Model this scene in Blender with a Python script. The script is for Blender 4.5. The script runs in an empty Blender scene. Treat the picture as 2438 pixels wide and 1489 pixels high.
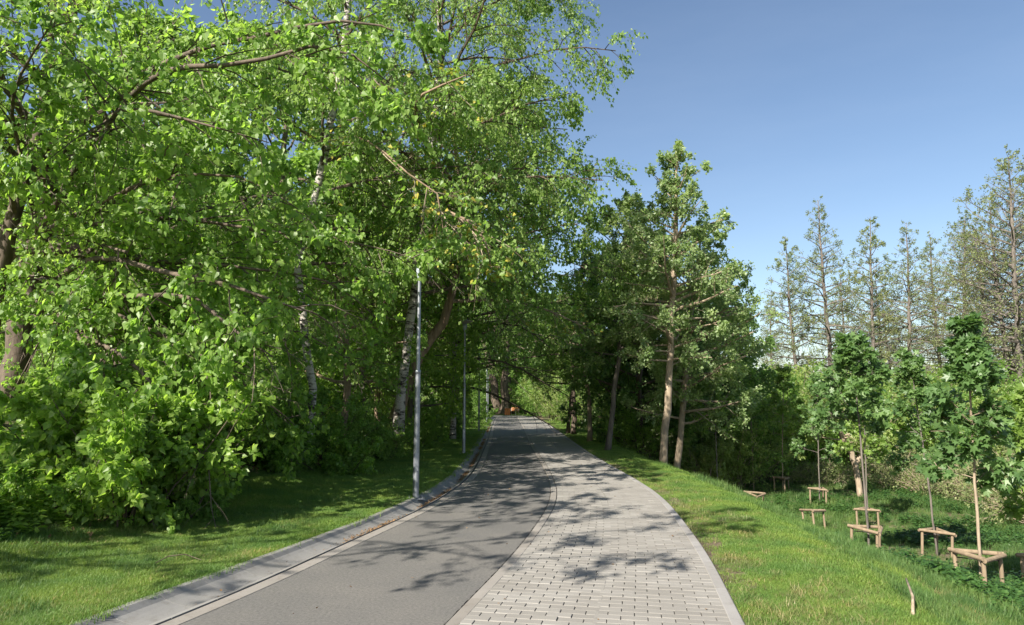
import bpy, math, random
import numpy as np
from mathutils import Vector, Matrix
random.seed(7)
PI = math.pi
R = math.radians
SC = bpy.context.scene
COL = SC.collection

# ------------------------------------------------------------------ camera, world, sun, exposure
F_, CX, CY, CAMH = 1625.0, 1219.0, 744.5, 1.65
PITCH = math.atan(210.5 / F_)
cam = bpy.data.cameras.new('camera')
camo = bpy.data.objects.new('camera', cam)
COL.objects.link(camo)
camo.location = (0, 0, CAMH)
camo.rotation_euler = (PI / 2 + PITCH, 0, 0)
cam.lens = 24.0
cam.sensor_width = 36.0
cam.clip_start = 0.1
cam.clip_end = 3000
SC.camera = camo

SUN_EL, SUN_AZ = R(37), R(-142)            # azimuth clockwise from +Y
W = bpy.data.worlds.new('World')
SC.world = W
W.use_nodes = True
wn = W.node_tree
bg = wn.nodes['Background']
sky = wn.nodes.new('ShaderNodeTexSky')
sky.sky_type = 'NISHITA'
sky.sun_disc = False
sky.sun_elevation = SUN_EL
sky.sun_rotation = SUN_AZ
sky.air_density = 1.0
sky.dust_density = 1.0
sky.ozone_density = 1.6
tcw = wn.nodes.new('ShaderNodeTexCoord'); mpw = wn.nodes.new('ShaderNodeMapping'); nzw = wn.nodes.new('ShaderNodeTexNoise'); rpw = wn.nodes.new('ShaderNodeValToRGB'); mxw = wn.nodes.new('ShaderNodeMix')
mpw.inputs['Scale'].default_value = (1.2, 3.0, 7.0); mpw.inputs['Rotation'].default_value = (.2, .35, .5)
wn.links.new(tcw.outputs['Generated'], mpw.inputs[0]); wn.links.new(mpw.outputs[0], nzw.inputs['Vector']); nzw.inputs['Scale'].default_value = 1.3; nzw.inputs['Detail'].default_value = 7; nzw.inputs['Roughness'].default_value = .6
rpw.color_ramp.elements[0].position = .45; rpw.color_ramp.elements[0].color = (0, 0, 0, 1); rpw.color_ramp.elements[1].position = .8; rpw.color_ramp.elements[1].color = (.05, .05, .05, 1)
wn.links.new(nzw.outputs[0], rpw.inputs[0]); mxw.data_type = 'RGBA'; wn.links.new(rpw.outputs[0], mxw.inputs[0]); wn.links.new(sky.outputs[0], mxw.inputs[6]); mxw.inputs[7].default_value = (5.5, 6.2, 7.2, 1)   # faint high cloud
wn.links.new(mxw.outputs[2], bg.inputs[0])
bg.inputs[1].default_value = 0.051
sd = bpy.data.lights.new('sun', 'SUN')
so = bpy.data.objects.new('sun', sd)
COL.objects.link(so)
sd.energy = 3.8
sd.angle = R(0.53)
sd.color = (1.0, 0.93, 0.82)
tosun = Vector((math.sin(SUN_AZ) * math.cos(SUN_EL), math.cos(SUN_AZ) * math.cos(SUN_EL), math.sin(SUN_EL)))
so.rotation_euler = (-tosun).to_track_quat('-Z', 'Y').to_euler()
SC.view_settings.view_transform = 'Standard'
SC.view_settings.look = 'None'
SC.view_settings.gamma = 1
SC.view_settings.exposure = 1.72
SC.view_settings.use_curve_mapping = False
SC.render.engine = 'CYCLES'
SC.cycles.max_bounces = 8
SC.cycles.diffuse_bounces = 5
SC.cycles.glossy_bounces = 2
SC.cycles.transmission_bounces = 3
SC.cycles.use_denoising = True

# ------------------------------------------------------------------ pixel -> world
cp, sp_ = math.cos(PITCH), math.sin(PITCH)
def at(px, py, Y):
    u, v = (px - CX) / F_, (CY - py) / F_
    fy, fz = cp - v * sp_, sp_ + v * cp
    t = Y / fy
    return np.array([u * t, Y, CAMH + t * fz])
def xat(px, Y, py=955):
    return at(px, py, Y)[0]

# ------------------------------------------------------------------ path lines (photo pixels on the flat path)
LA = [(186,1489),(364,1424),(528,1365),(647,1324),(700,1302),(851,1248),(989,1188),(1056,1151.5),(1086,1121),(1113,1085),(1140,1043),(1152,1020),(1166,998)]
LB = [(374,1488),(491,1441),(698,1353),(802,1302),(926,1248),(1031,1200),(1107,1148),(1131,1118),(1143,1091),(1161,1049),(1169,1020),(1179,996)]
LD = [(1059,1489),(1152,1393),(1218,1327),(1273,1257),(1309,1203),(1316,1170),(1309,1145),(1288,1100),(1263,1062),(1246,1019),(1235,1001)]
LH = [(1774,1489),(1692,1329),(1647,1266),(1590,1194),(1560,1169),(1526,1148),(1427,1094),(1391,1070),(1330,1027),(1297,1003),(1287,998)]
def mkline(L):
    ys, xs = [], []
    for px, py in L:
        v = (CY - py) / F_
        fy, fz = cp - v * sp_, sp_ + v * cp
        t = -CAMH / fz
        ys.append(t * fy); xs.append((px - CX) / F_ * t)
    ys, xs = np.array(ys), np.array(xs)
    s0 = (xs[1] - xs[0]) / (ys[1] - ys[0])
    ys = np.concatenate([[-12], ys, [90]]); xs = np.concatenate([[xs[0] + s0 * (-12 - ys[1])], xs, [xs[-1]]])
    g = np.arange(-12, 90, 0.1)
    v = np.interp(g, ys, xs)
    out = np.empty_like(v)
    for i, y in enumerate(g):
        w = max(0.6, 0.13 * abs(y))
        m = np.exp(-((g - y) / w) ** 2)
        out[i] = (m * (v + 0)).sum() / m.sum() if 0 < i < len(g) - 1 else v[i]
    # keep straight ends from being pulled
    lo = g < 4
    k = np.searchsorted(g, 4.2)
    sl = (out[k + 3] - out[k]) / 0.3
    out[lo] = out[k] + sl * (g[lo] - g[k])
    return lambda y: np.interp(y, g, out)
A, B, D, H = mkline(LA), mkline(LB), mkline(LD), mkline(LH)
def C(y): return B(y) + 0.17
def E(y): return D(y) + 0.115
def G_(y): return H(y) - 0.11
def FM(y): return E(y) + 0.495 * (G_(y) - E(y))

def S(x):
    x = np.clip(x, 0, 1)
    return x * x * (3 - 2 * x)
def vnoise(x, y, s=1.0, seed=0):
    x = np.asarray(x) / s + seed * 17.3; y = np.asarray(y) / s + seed * 9.1
    xi, yi = np.floor(x), np.floor(y)
    fx, fy = x - xi, y - yi
    fx, fy = fx * fx * (3 - 2 * fx), fy * fy * (3 - 2 * fy)
    def h(a, b):
        v = np.sin(a * 127.1 + b * 311.7) * 43758.5453
        return v - np.floor(v)
    return (h(xi, yi) * (1 - fx) + h(xi + 1, yi) * fx) * (1 - fy) + (h(xi, yi + 1) * (1 - fx) + h(xi + 1, yi + 1) * fx) * fy
def ground(x, y):
    x, y = np.asarray(x, float), np.asarray(y, float)
    dl = A(y) - x
    dr = x - H(y)
    zl = 0.015 + 1.35 * S((dl - 1.3) / 8.0) + 0.10 * (vnoise(x, y, 1.7, 1) - .5) * S((dl - 1) / 2)
    drop = 1.0 + 0.75 * S((y - 8) / 11.0)
    zr = -0.045 - drop * S((dr - 0.75 - 0.25 * vnoise(y, y * 0, 2.3, 3)) / 4.2) + 0.10 * (vnoise(x, y, 1.4, 2) - .5) * S((dr - .6) / 2)
    z = np.where(dl > 0, zl, np.where(dr > 0, zr, 0.0))
    return z

# ------------------------------------------------------------------ mesh helpers
TRIS = [0]
def mk(name, V, Fs, mat, parent=None, smooth=False, loc=None):
    """Fs: list of int arrays (m,k)"""
    V = np.asarray(V, np.float32).reshape(-1, 3)
    if loc is not None: V = V - np.asarray(loc, np.float32)
    if isinstance(Fs, np.ndarray): Fs = [Fs]
    Fs = [np.asarray(f, np.int32) for f in Fs if len(f)]
    me = bpy.data.meshes.new(name)
    me.vertices.add(len(V)); me.vertices.foreach_set('co', V.ravel())
    nl = sum(f.size for f in Fs); npoly = sum(len(f) for f in Fs)
    me.loops.add(nl); me.polygons.add(npoly)
    me.loops.foreach_set('vertex_index', np.concatenate([f.ravel() for f in Fs]))
    tot = np.concatenate([np.full(len(f), f.shape[1], np.int32) for f in Fs])
    st = np.concatenate([[0], np.cumsum(tot)[:-1]]).astype(np.int32)
    me.polygons.foreach_set('loop_start', st)
    me.polygons.foreach_set('use_smooth', np.full(npoly, bool(smooth)))
    me.update(calc_edges=True)
    TRIS[0] += int((tot - 2).sum())
    if mat is not None: me.materials.append(mat)
    o = bpy.data.objects.new(name, me)
    COL.objects.link(o)
    if loc is not None: o.location = loc
    if parent is not None: o.parent = parent
    return o
def tag(o, label=None, cat=None, group=None, kind=None):
    if label: o['label'] = label
    if cat: o['category'] = cat
    if group: o['group'] = group
    if kind: o['kind'] = kind
    return o
def empty(name, loc, rz=0):
    o = bpy.data.objects.new(name, None); COL.objects.link(o)
    o.empty_display_size = .2
    o.location = loc; o.rotation_euler = (0, 0, rz)
    return o
def child_world(o, root):      # mesh built in world coordinates under a root that sits at its base
    o.parent = root
    o.matrix_parent_inverse = Matrix.Identity(4)
    o.location = Vector(o.location) - Vector(root.location)
    return o
def copy_tree(o, parent=None):
    c = o.copy(); COL.objects.link(c); c.parent = parent
    for ch in list(o.children): copy_tree(ch, c)
    return c
def norm(v): return v / np.maximum(np.linalg.norm(v, axis=-1, keepdims=True), 1e-9)
def tubes(P, r0, r1, sides=5, cap=False):
    """P (n,k,3), r0,r1 (n) -> V,F"""
    n, k, _ = P.shape
    T = np.empty_like(P); T[:, 1:-1] = P[:, 2:] - P[:, :-2]; T[:, 0] = P[:, 1] - P[:, 0]; T[:, -1] = P[:, -1] - P[:, -2]
    T = norm(T)
    ref = np.where(np.abs(T[..., 2:3]) > .8, np.array([1., 0, 0]), np.array([0, 0, 1.]))
    ref = np.repeat(ref[:, :1], k, 1)
    U = norm(np.cross(T, ref)); Vv = np.cross(T, U)
    if np.ndim(r0) == 2 or (isinstance(r0, np.ndarray) and r0.ndim == 2): rr = r0
    else:
        tt = np.linspace(0, 1, k)[None]
        rr = np.asarray(r0).reshape(-1, 1) * (1 - tt) + np.asarray(r1).reshape(-1, 1) * tt
        rr = np.broadcast_to(rr, (n, k))
    a = np.linspace(0, 2 * PI, sides, endpoint=False)
    ring = P[:, :, None] + rr[:, :, None, None] * (np.cos(a)[None, None, :, None] * U[:, :, None] + np.sin(a)[None, None, :, None] * Vv[:, :, None])
    V = ring.reshape(-1, 3)
    i = np.arange(n)[:, None, None] * k * sides + np.arange(k - 1)[None, :, None] * sides
    j = np.arange(sides)[None, None]; j2 = (j + 1) % sides
    Fq = np.stack([i + j, i + j2, i + sides + j2, i + sides + j], -1).reshape(-1, 4)
    Fl = [Fq]
    if cap:
        b = np.arange(n) * k * sides
        Fl.append(np.stack([b + q for q in range(sides)], -1)[:, ::-1])
        e = b + (k - 1) * sides
        Fl.append(np.stack([e + q for q in range(sides)], -1))
    return V, Fl
class MB:
    def __init__(s): s.V = []; s.F = {}; s.n = 0
    def add(s, V, F):
        V = np.asarray(V, float).reshape(-1, 3)
        for f in (F if isinstance(F, list) else [F]):
            f = np.asarray(f)
            if len(f): s.F.setdefault(f.shape[1], []).append(f + s.n)
        s.V.append(V); s.n += len(V); return s
    def box(s, c, d, rz=0, bev=0):
        x, y, z = np.array(d) / 2
        v = np.array([[-x,-y,-z],[x,-y,-z],[x,y,-z],[-x,y,-z],[-x,-y,z],[x,-y,z],[x,y,z],[-x,y,z]])
        if rz:
            q = np.array([[math.cos(rz), math.sin(rz), 0], [-math.sin(rz), math.cos(rz), 0], [0, 0, 1]]); v = v @ q
        return s.add(v + np.array(c), np.array([[0,3,2,1],[4,5,6,7],[0,1,5,4],[1,2,6,5],[2,3,7,6],[3,0,4,7]]))
    def tube(s, pts, r, sides=8, cap=True):
        P = np.array(pts, float)[None]
        r = np.broadcast_to(np.asarray(r, float), (P.shape[1],))[None]
        V, F = tubes(P, r, None, sides, cap); return s.add(V, F)
    def lathe(s, prof, c=(0, 0, 0), sides=24):
        a = np.linspace(0, 2 * PI, sides, endpoint=False)
        V = np.array([[r * math.cos(t), r * math.sin(t), z] for r, z in prof for t in a]) + np.array(c)
        F = [[i * sides + j, i * sides + (j + 1) % sides, (i + 1) * sides + (j + 1) % sides, (i + 1) * sides + j] for i in range(len(prof) - 1) for j in range(sides)]
        return s.add(V, np.array(F))
    def build(s, name, mat, parent=None, smooth=False, loc=None):
        return mk(name, np.concatenate(s.V), [np.concatenate(f) for f in s.F.values()], mat, parent, smooth, loc)

# ------------------------------------------------------------------ materials
def newmat(name):
    m = bpy.data.materials.new(name); m.use_nodes = True
    nt = m.node_tree; b = nt.nodes['Principled BSDF']
    return m, nt, b
def N(nt, t, **kw):
    n = nt.nodes.new(t)
    for k, v in kw.items(): setattr(n, k, v)
    return n
def noise(nt, scale, detail=4, rough=.55, coord='Object', stretch=None):
    tc = N(nt, 'ShaderNodeTexCoord'); nz = N(nt, 'ShaderNodeTexNoise')
    src = tc.outputs[coord]
    if coord == 'World':
        pass
    if stretch:
        mp = N(nt, 'ShaderNodeMapping'); mp.inputs['Scale'].default_value = stretch
        nt.links.new(src, mp.inputs[0]); src = mp.outputs[0]
    nt.links.new(src, nz.inputs['Vector'])
    nz.inputs['Scale'].default_value = scale; nz.inputs['Detail'].default_value = detail; nz.inputs['Roughness'].default_value = rough
    return nz
def wnoise(nt, scale, detail=4, rough=.55, stretch=None):
    g = N(nt, 'ShaderNodeNewGeometry'); nz = N(nt, 'ShaderNodeTexNoise'); src = g.outputs['Position']
    if stretch:
        mp = N(nt, 'ShaderNodeMapping'); mp.inputs['Scale'].default_value = stretch
        nt.links.new(src, mp.inputs[0]); src = mp.outputs[0]
    nt.links.new(src, nz.inputs['Vector'])
    nz.inputs['Scale'].default_value = scale; nz.inputs['Detail'].default_value = detail; nz.inputs['Roughness'].default_value = rough
    return nz
def ramp(nt, fac, stops):
    r = N(nt, 'ShaderNodeValToRGB'); cr = r.color_ramp
    while len(cr.elements) > 1: cr.elements.remove(cr.elements[-1])
    cr.elements[0].position = stops[0][0]; cr.elements[0].color = (*stops[0][1], 1)
    for p, c in stops[1:]:
        e = cr.elements.new(p); e.color = (*c, 1)
    nt.links.new(fac, r.inputs[0]); return r
def mixc(nt, fac, a, b, mode='MIX'):
    m = N(nt, 'ShaderNodeMix', data_type='RGBA', blend_type=mode)
    if isinstance(fac, float): m.inputs[0].default_value = fac
    else: nt.links.new(fac, m.inputs[0])
    for i, v in ((6, a), (7, b)):
        if isinstance(v, tuple): m.inputs[i].default_value = (*v, 1)
        else: nt.links.new(v, m.inputs[i])
    return m.outputs[2]
def bump(nt, b, h, strength=.3, dist=.01):
    bp = N(nt, 'ShaderNodeBump'); bp.inputs['Strength'].default_value = strength; bp.inputs['Distance'].default_value = dist
    nt.links.new(h, bp.inputs['Height']); nt.links.new(bp.outputs[0], b.inputs['Normal'])

def leafmat(name, dark, mid, light, trans=.38, rough=.42, spec=.5):
    m, nt, b = newmat(name)
    g = N(nt, 'ShaderNodeNewGeometry')
    r = ramp(nt, g.outputs['Random Per Island'], [(0, dark), (.5, mid), (1, light)])
    nz = wnoise(nt, .55, 2)
    r2 = ramp(nt, nz.outputs[0], [(.3, (.78, .84, .8)), (.7, (1.2, 1.14, 1.05))])
    col = mixc(nt, 1.0, r.outputs[0], r2.outputs[0], 'MULTIPLY')
    nt.links.new(col, b.inputs['Base Color'])
    b.inputs['Roughness'].default_value = rough
    b.inputs['Specular IOR Level'].default_value = spec
    tr = N(nt, 'ShaderNodeBsdfTranslucent')
    tc = mixc(nt, 1.0, col, (1.45, 1.5, .85), 'MULTIPLY')
    nt.links.new(tc, tr.inputs[0])
    ms = N(nt, 'ShaderNodeMixShader'); ms.inputs[0].default_value = trans
    nt.links.new(b.outputs[0], ms.inputs[1]); nt.links.new(tr.outputs[0], ms.inputs[2])
    nt.links.new(ms.outputs[0], nt.nodes['Material Output'].inputs[0])
    return m
def barkmat(name, c0, c1, scale=9, stretch=(1, 1, .22), bs=.6):
    m, nt, b = newmat(name)
    nz = noise(nt, scale, 6, .65, 'Object', stretch)
    r = ramp(nt, nz.outputs[0], [(.32, c0), (.68, c1)])
    nt.links.new(r.outputs[0], b.inputs['Base Color']); b.inputs['Roughness'].default_value = .9
    bump(nt, b, nz.outputs[0], bs, .03)
    return m
M = {}
M['linden'] = leafmat('linden_leaf', (0.13, 0.235, 0.045), (0.2, 0.335, 0.065), (0.28, 0.41, 0.11), 0.6)
M['linden_bright'] = leafmat('bright_leaf', (0.15, 0.25, 0.045), (0.225, 0.36, 0.07), (0.31, 0.43, 0.11), 0.6)
M['birch'] = leafmat('birch_leaf', (0.14, 0.235, 0.06), (0.2, 0.32, 0.08), (0.28, 0.39, 0.12), 0.6, .4)
M['maple'] = leafmat('maple_leaf', (0.07, 0.14, 0.045), (0.11, 0.2, 0.065), (0.17, 0.27, 0.1), 0.48)
M['maple_lime'] = leafmat('maple_lime_leaf', (0.11, 0.19, 0.04), (0.16, 0.26, 0.055), (0.22, 0.32, 0.08), 0.5)
M['blossom'] = leafmat('yellow_blossom', (.22, .22, .03), (.33, .30, .04), (.42, .36, .06), .3, .6)
M['poplar'] = leafmat('alder_leaf', (0.17, 0.25, 0.1), (0.24, 0.33, 0.145), (0.33, 0.42, 0.22), 0.56, .36)
M['dark'] = leafmat('dark_leaf', (0.09, 0.165, 0.05), (0.14, 0.24, 0.068), (0.2, 0.31, 0.1), 0.52)
M['mid'] = leafmat('mid_leaf', (0.13, 0.23, 0.055), (0.19, 0.315, 0.075), (0.26, 0.38, 0.11), 0.6)
M['olive'] = leafmat('olive_leaf', (0.13, 0.17, 0.07), (0.19, 0.235, 0.095), (0.27, 0.31, 0.14), 0.45, .5)
M['willow'] = leafmat('willow_leaf', (0.17, 0.24, 0.07), (0.24, 0.325, 0.1), (0.34, 0.41, 0.16), 0.58)
M['nettle'] = leafmat('herb_leaf', (0.035, 0.09, 0.025), (0.06, 0.135, 0.035), (0.11, 0.19, 0.06), 0.4)
M['bark'] = barkmat('bark', (.045, .034, .024), (.15, .115, .085))
M['bark_warm'] = barkmat('bark_warm', (.11, .075, .045), (.30, .22, .15))
M['bark_grey'] = barkmat('bark_grey', (.06, .052, .045), (.18, .155, .13))
M['bark_tan'] = barkmat('bark_tan', (.16, .12, .08), (.36, .29, .21), 14)
M['twig'] = barkmat('twig', (.055, .04, .028), (.13, .10, .07), 20)
def birchbark():
    m, nt, b = newmat('birch_bark')
    n1 = noise(nt, 5.5, 5, .6, 'Object', (.7, .7, 2.3)); n2 = noise(nt, 40, 3, .6, 'Object', (.4, .4, 3))
    r1 = ramp(nt, n1.outputs[0], [(.50, (.46, .43, .39)), (.57, (.045, .038, .032))])
    r2 = ramp(nt, n2.outputs[0], [(.35, (.55, .52, .48)), (.6, (1, 1, 1))])
    nt.links.new(mixc(nt, 1.0, r1.outputs[0], r2.outputs[0], 'MULTIPLY'), b.inputs['Base Color'])
    b.inputs['Roughness'].default_value = .75; bump(nt, b, n1.outputs[0], .4, .02); return m
M['birch_bark'] = birchbark()
def grassmat(name, a, b_, c):
    m, nt, b = newmat(name)
    g = N(nt, 'ShaderNodeNewGeometry')
    oi = N(nt, 'ShaderNodeObjectInfo')
    ad = N(nt, 'ShaderNodeMath', operation='ADD'); nt.links.new(g.outputs['Random Per Island'], ad.inputs[0]); nt.links.new(oi.outputs['Random'], ad.inputs[1])
    fr = N(nt, 'ShaderNodeMath', operation='MULTIPLY'); nt.links.new(ad.outputs[0], fr.inputs[0]); fr.inputs[1].default_value = .5
    r = ramp(nt, fr.outputs[0], [(.1, a), (.5, b_), (.92, c)])
    nz = wnoise(nt, 1.6, 3); r2 = ramp(nt, nz.outputs[0], [(.35, (.75, .85, .85)), (.65, (1.25, 1.12, 1.0))])
    col = mixc(nt, 1.0, r.outputs[0], r2.outputs[0], 'MULTIPLY')
    nt.links.new(col, b.inputs['Base Color']); b.inputs['Roughness'].default_value = .5; b.inputs['Specular IOR Level'].default_value = .35
    tr = N(nt, 'ShaderNodeBsdfTranslucent'); nt.links.new(mixc(nt, 1.0, col, (1.6, 1.6, .8), 'MULTIPLY'), tr.inputs[0])
    ms = N(nt, 'ShaderNodeMixShader'); ms.inputs[0].default_value = .35
    nt.links.new(b.outputs[0], ms.inputs[1]); nt.links.new(tr.outputs[0], ms.inputs[2]); nt.links.new(ms.outputs[0], nt.nodes['Material Output'].inputs[0])
    return m
M['grass'] = grassmat('grass_blade', (.075, .155, .028), (.13, .225, .045), (.21, .28, .08))
M['meadow'] = grassmat('meadow_blade_shaded', (.05, .11, .03), (.09, .17, .045), (.16, .23, .08))  # darker than the lawn blades, shade of the low meadow put into the colour
M['grass_dry'] = grassmat('grass_blade_pale', (.10, .14, .04), (.19, .20, .08), (.34, .30, .16))
def concrete(name, c, v=.08, bs=.15, blot=True):
    m, nt, b = newmat(name)
    oi = N(nt, 'ShaderNodeObjectInfo')
    n1 = wnoise(nt, 2.2, 5, .6); n2 = wnoise(nt, 160, 3, .7); n3 = wnoise(nt, 9, 5, .7)
    r = ramp(nt, n1.outputs[0], [(.3, tuple(x * (1 - v) for x in c)), (.7, tuple(x * (1 + v) for x in c))])
    r2 = ramp(nt, n2.outputs[0], [(.3, (.86, .86, .86)), (.7, (1.1, 1.1, 1.1))])
    r3 = ramp(nt, n3.outputs[0], [(.3, (.82, .80, .77)), (.48, (1, 1, 1))])
    r4 = ramp(nt, oi.outputs['Random'], [(0, (.92, .91, .89)), (1, (1.06, 1.06, 1.06))])
    col = mixc(nt, 1.0, r.outputs[0], r2.outputs[0], 'MULTIPLY')
    if blot: col = mixc(nt, 1.0, col, r3.outputs[0], 'MULTIPLY')
    col = mixc(nt, 1.0, col, r4.outputs[0], 'MULTIPLY')
    nt.links.new(col, b.inputs['Base Color']); b.inputs['Roughness'].default_value = .9; b.inputs['Specular IOR Level'].default_value = .2
    bump(nt, b, n2.outputs[0], bs, .004); return m
M['gutter'] = concrete('gutter_concrete', (.20, .197, .191))
M['kerb'] = concrete('kerb_concrete', (.245, .237, .228))
M['band'] = concrete('band_concrete', (.215, .20, .182))
def islandpaver():
    m, nt, b = newmat('paver_concrete')
    g = N(nt, 'ShaderNodeNewGeometry'); oi = N(nt, 'ShaderNodeObjectInfo')
    ad = N(nt, 'ShaderNodeMath', operation='ADD'); nt.links.new(g.outputs['Random Per Island'], ad.inputs[0]); nt.links.new(oi.outputs['Random'], ad.inputs[1])
    fr = N(nt, 'ShaderNodeMath', operation='FRACT'); nt.links.new(ad.outputs[0], fr.inputs[0])
    r = ramp(nt, fr.outputs[0], [(0, (.20, .19, .175)), (.5, (.22, .21, .194)), (1, (.24, .23, .214))])
    n1 = wnoise(nt, 1.3, 5, .65); r1 = ramp(nt, n1.outputs[0], [(.3, (.88, .87, .85)), (.7, (1.06, 1.06, 1.05))])
    n2 = wnoise(nt, 220, 2, .7); r2 = ramp(nt, n2.outputs[0], [(.3, (.87, .87, .87)), (.7, (1.1, 1.1, 1.1))])
    col = mixc(nt, 1.0, mixc(nt, 1.0, r.outputs[0], r1.outputs[0], 'MULTIPLY'), r2.outputs[0], 'MULTIPLY')
    nt.links.new(col, b.inputs['Base Color']); b.inputs['Roughness'].default_value = .9; b.inputs['Specular IOR Level'].default_value = .2
    bump(nt, b, n2.outputs[0], .2, .003); return m
M['paver'] = islandpaver()
def asphalt():
    m, nt, b = newmat('asphalt')
    n1 = wnoise(nt, 330, 2, .7); n2 = wnoise(nt, .9, 5, .6); n3 = wnoise(nt, 38, 5, .75)
    r = ramp(nt, n1.outputs[0], [(.3, (.07, .068, .065)), (.52, (.124, .12, .113)), (.72, (.20, .192, .18))])
    r2 = ramp(nt, n2.outputs[0], [(.3, (.86, .87, .88)), (.7, (1.1, 1.08, 1.05))])
    r3 = ramp(nt, n3.outputs[0], [(.3, (.62, .62, .62)), (.5, (1, 1, 1)), (.7, (1.32, 1.3, 1.28))])
    col = mixc(nt, 1.0, mixc(nt, 1.0, r.outputs[0], r2.outputs[0], 'MULTIPLY'), r3.outputs[0], 'MULTIPLY')
    nt.links.new(col, b.inputs['Base Color']); b.inputs['Roughness'].default_value = .88; b.inputs['Specular IOR Level'].default_value = .25
    bump(nt, b, n1.outputs[0], .35, .004); return m
M['asphalt'] = asphalt()
def plain(name, c, rough=.6, metal=0, v=.15, scale=12):
    m, nt, b = newmat(name)
    n1 = noise(nt, scale, 4); r = ramp(nt, n1.outputs[0], [(.3, tuple(x * (1 - v) for x in c)), (.7, tuple(x * (1 + v) for x in c))])
    nt.links.new(r.outputs[0], b.inputs['Base Color']); b.inputs['Roughness'].default_value = rough; b.inputs['Metallic'].default_value = metal
    return m
M['sand'] = plain('joint_sand', (.13, .115, .095), .95)
M['slot_dark'] = plain('slot_strip', (.035, .034, .033), .7)
M['litter'] = leafmat('brown_litter', (.09, .05, .025), (.17, .095, .045), (.28, .17, .08), .1, .8)
M['litter_green'] = leafmat('fresh_litter', (.10, .14, .03), (.18, .15, .05), (.24, .2, .06), .1, .7)
M['galv'] = plain('galvanised_steel', (.26, .275, .30), .45, .7, .12, 25)
M['lamp_disc'] = plain('lamp_enamel', (.30, .29, .27), .5, .1)
M['lamp_glass'] = plain('lamp_glass', (.35, .40, .45), .25, 0)
M['stake'] = barkmat('stake_wood', (.15, .11, .07), (.27, .205, .135), 12, (1, 1, .3), .2)
M['strap'] = plain('tie_strap', (.035, .03, .028), .8)
M['orange'] = plain('orange_slats', (.55, .17, .045), .6)
M['steel'] = plain('bench_steel', (.45, .45, .46), .5, .5)
M['slat'] = plain('bench_wood', (.38, .17, .07), .6)

def groundmat():
    m, nt, b = newmat('ground_soil_and_turf')
    at_ = N(nt, 'ShaderNodeAttribute', attribute_name='soil')
    n1 = wnoise(nt, 3.0, 6, .65); n2 = wnoise(nt, 28, 5, .7); n3 = wnoise(nt, .6, 3)
    soil = ramp(nt, n2.outputs[0], [(.25, (.06, .045, .03)), (.5, (.14, .11, .075)), (.75, (.26, .205, .15))])
    turf = ramp(nt, n2.outputs[0], [(.3, (.035, .07, .014)), (.6, (.07, .115, .022)), (.8, (.12, .14, .04))])
    ad = N(nt, 'ShaderNodeMath', operation='ADD'); nt.links.new(at_.outputs['Fac'], ad.inputs[0]); nt.links.new(n1.outputs[0], ad.inputs[1])
    r = ramp(nt, ad.outputs[0], [(.85, (0, 0, 0)), (1.1, (1, 1, 1))])
    nt.links.new(mixc(nt, r.outputs[0], turf.outputs[0], soil.outputs[0]), b.inputs['Base Color'])
    b.inputs['Roughness'].default_value = .95; b.inputs['Specular IOR Level'].default_value = .1
    bump(nt, b, n2.outputs[0], .8, .04); return m
M['ground'] = groundmat()
M['hill'] = leafmat('hill_wood', (.05, .085, .03), (.075, .115, .045), (.11, .15, .06), .0, .9, .1)

# ------------------------------------------------------------------ ground, hills
def lawnw(y): return np.interp(y, [5, 8, 12, 18, 30, 60], [2.7, 2.0, 3.1, 2.8, 2.4, 2.2])
def soilmask(x, y):
    dl, dr = A(y) - x, x - H(y)
    n = vnoise(x, y, .9, 5); n2 = vnoise(x, y, 2.2, 6)
    s = np.where(dl > 0, .95 * S((dl - lawnw(y) + .45 - .9 * n2) / .7) * (.35 + .8 * n), 0)
    s = np.where((dl > 0) & (dl < .25), .25, s)
    e = (dr > 0) & (dr < .35)
    s = np.where(dr > 0, .44 + .45 * n * S((dr - 1.2) / 2) * (1 - S((y - 12) / 6)) + .16 * (1 - S((y - 7) / 5)) * vnoise(x, y, .5, 8), s)
    s = np.where(e, .62 + .3 * n, s)
    return s
ROWS = np.concatenate([np.arange(-12, 3, .6), np.arange(3, 30, .3), np.arange(30, 80, 1.0), np.geomspace(80, 900, 26)])
dlst = np.concatenate([[0, .03], np.arange(.15, 12, .3), np.geomspace(12.5, 600, 22)])
def groundobj():
    cols = []
    nl = len(dlst)
    X, Y, Z = [], [], []
    for y in ROWS:
        yc = min(y, 89)
        a, h = float(A(yc)), float(H(yc))
        xs = np.concatenate([a - dlst[::-1], [a + .02, h - .02], h + dlst])
        zs = ground(xs, np.full_like(xs, yc))
        zs[nl] = zs[nl + 1] = -.2 if y < 72 else 0
        X.append(xs); Y.append(np.full_like(xs, y)); Z.append(zs)
    X, Y, Z = map(np.array, (X, Y, Z))
    n, k = X.shape
    i = np.arange(n - 1)[:, None] * k + np.arange(k - 1)[None]
    Fq = np.stack([i, i + 1, i + k + 1, i + k], -1).reshape(-1, 4)
    o = mk('ground', np.stack([X, Y, Z], -1).reshape(-1, 3), Fq, M['ground'], smooth=True)
    at_ = o.data.attributes.new('soil', 'FLOAT', 'POINT')
    at_.data.foreach_set('value', soilmask(X.ravel(), np.minimum(Y.ravel(), 89)).astype(np.float32))
    tag(o, 'grassy ground rising to a bank at the left and dropping away at the right', kind='structure')
groundobj()
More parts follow.
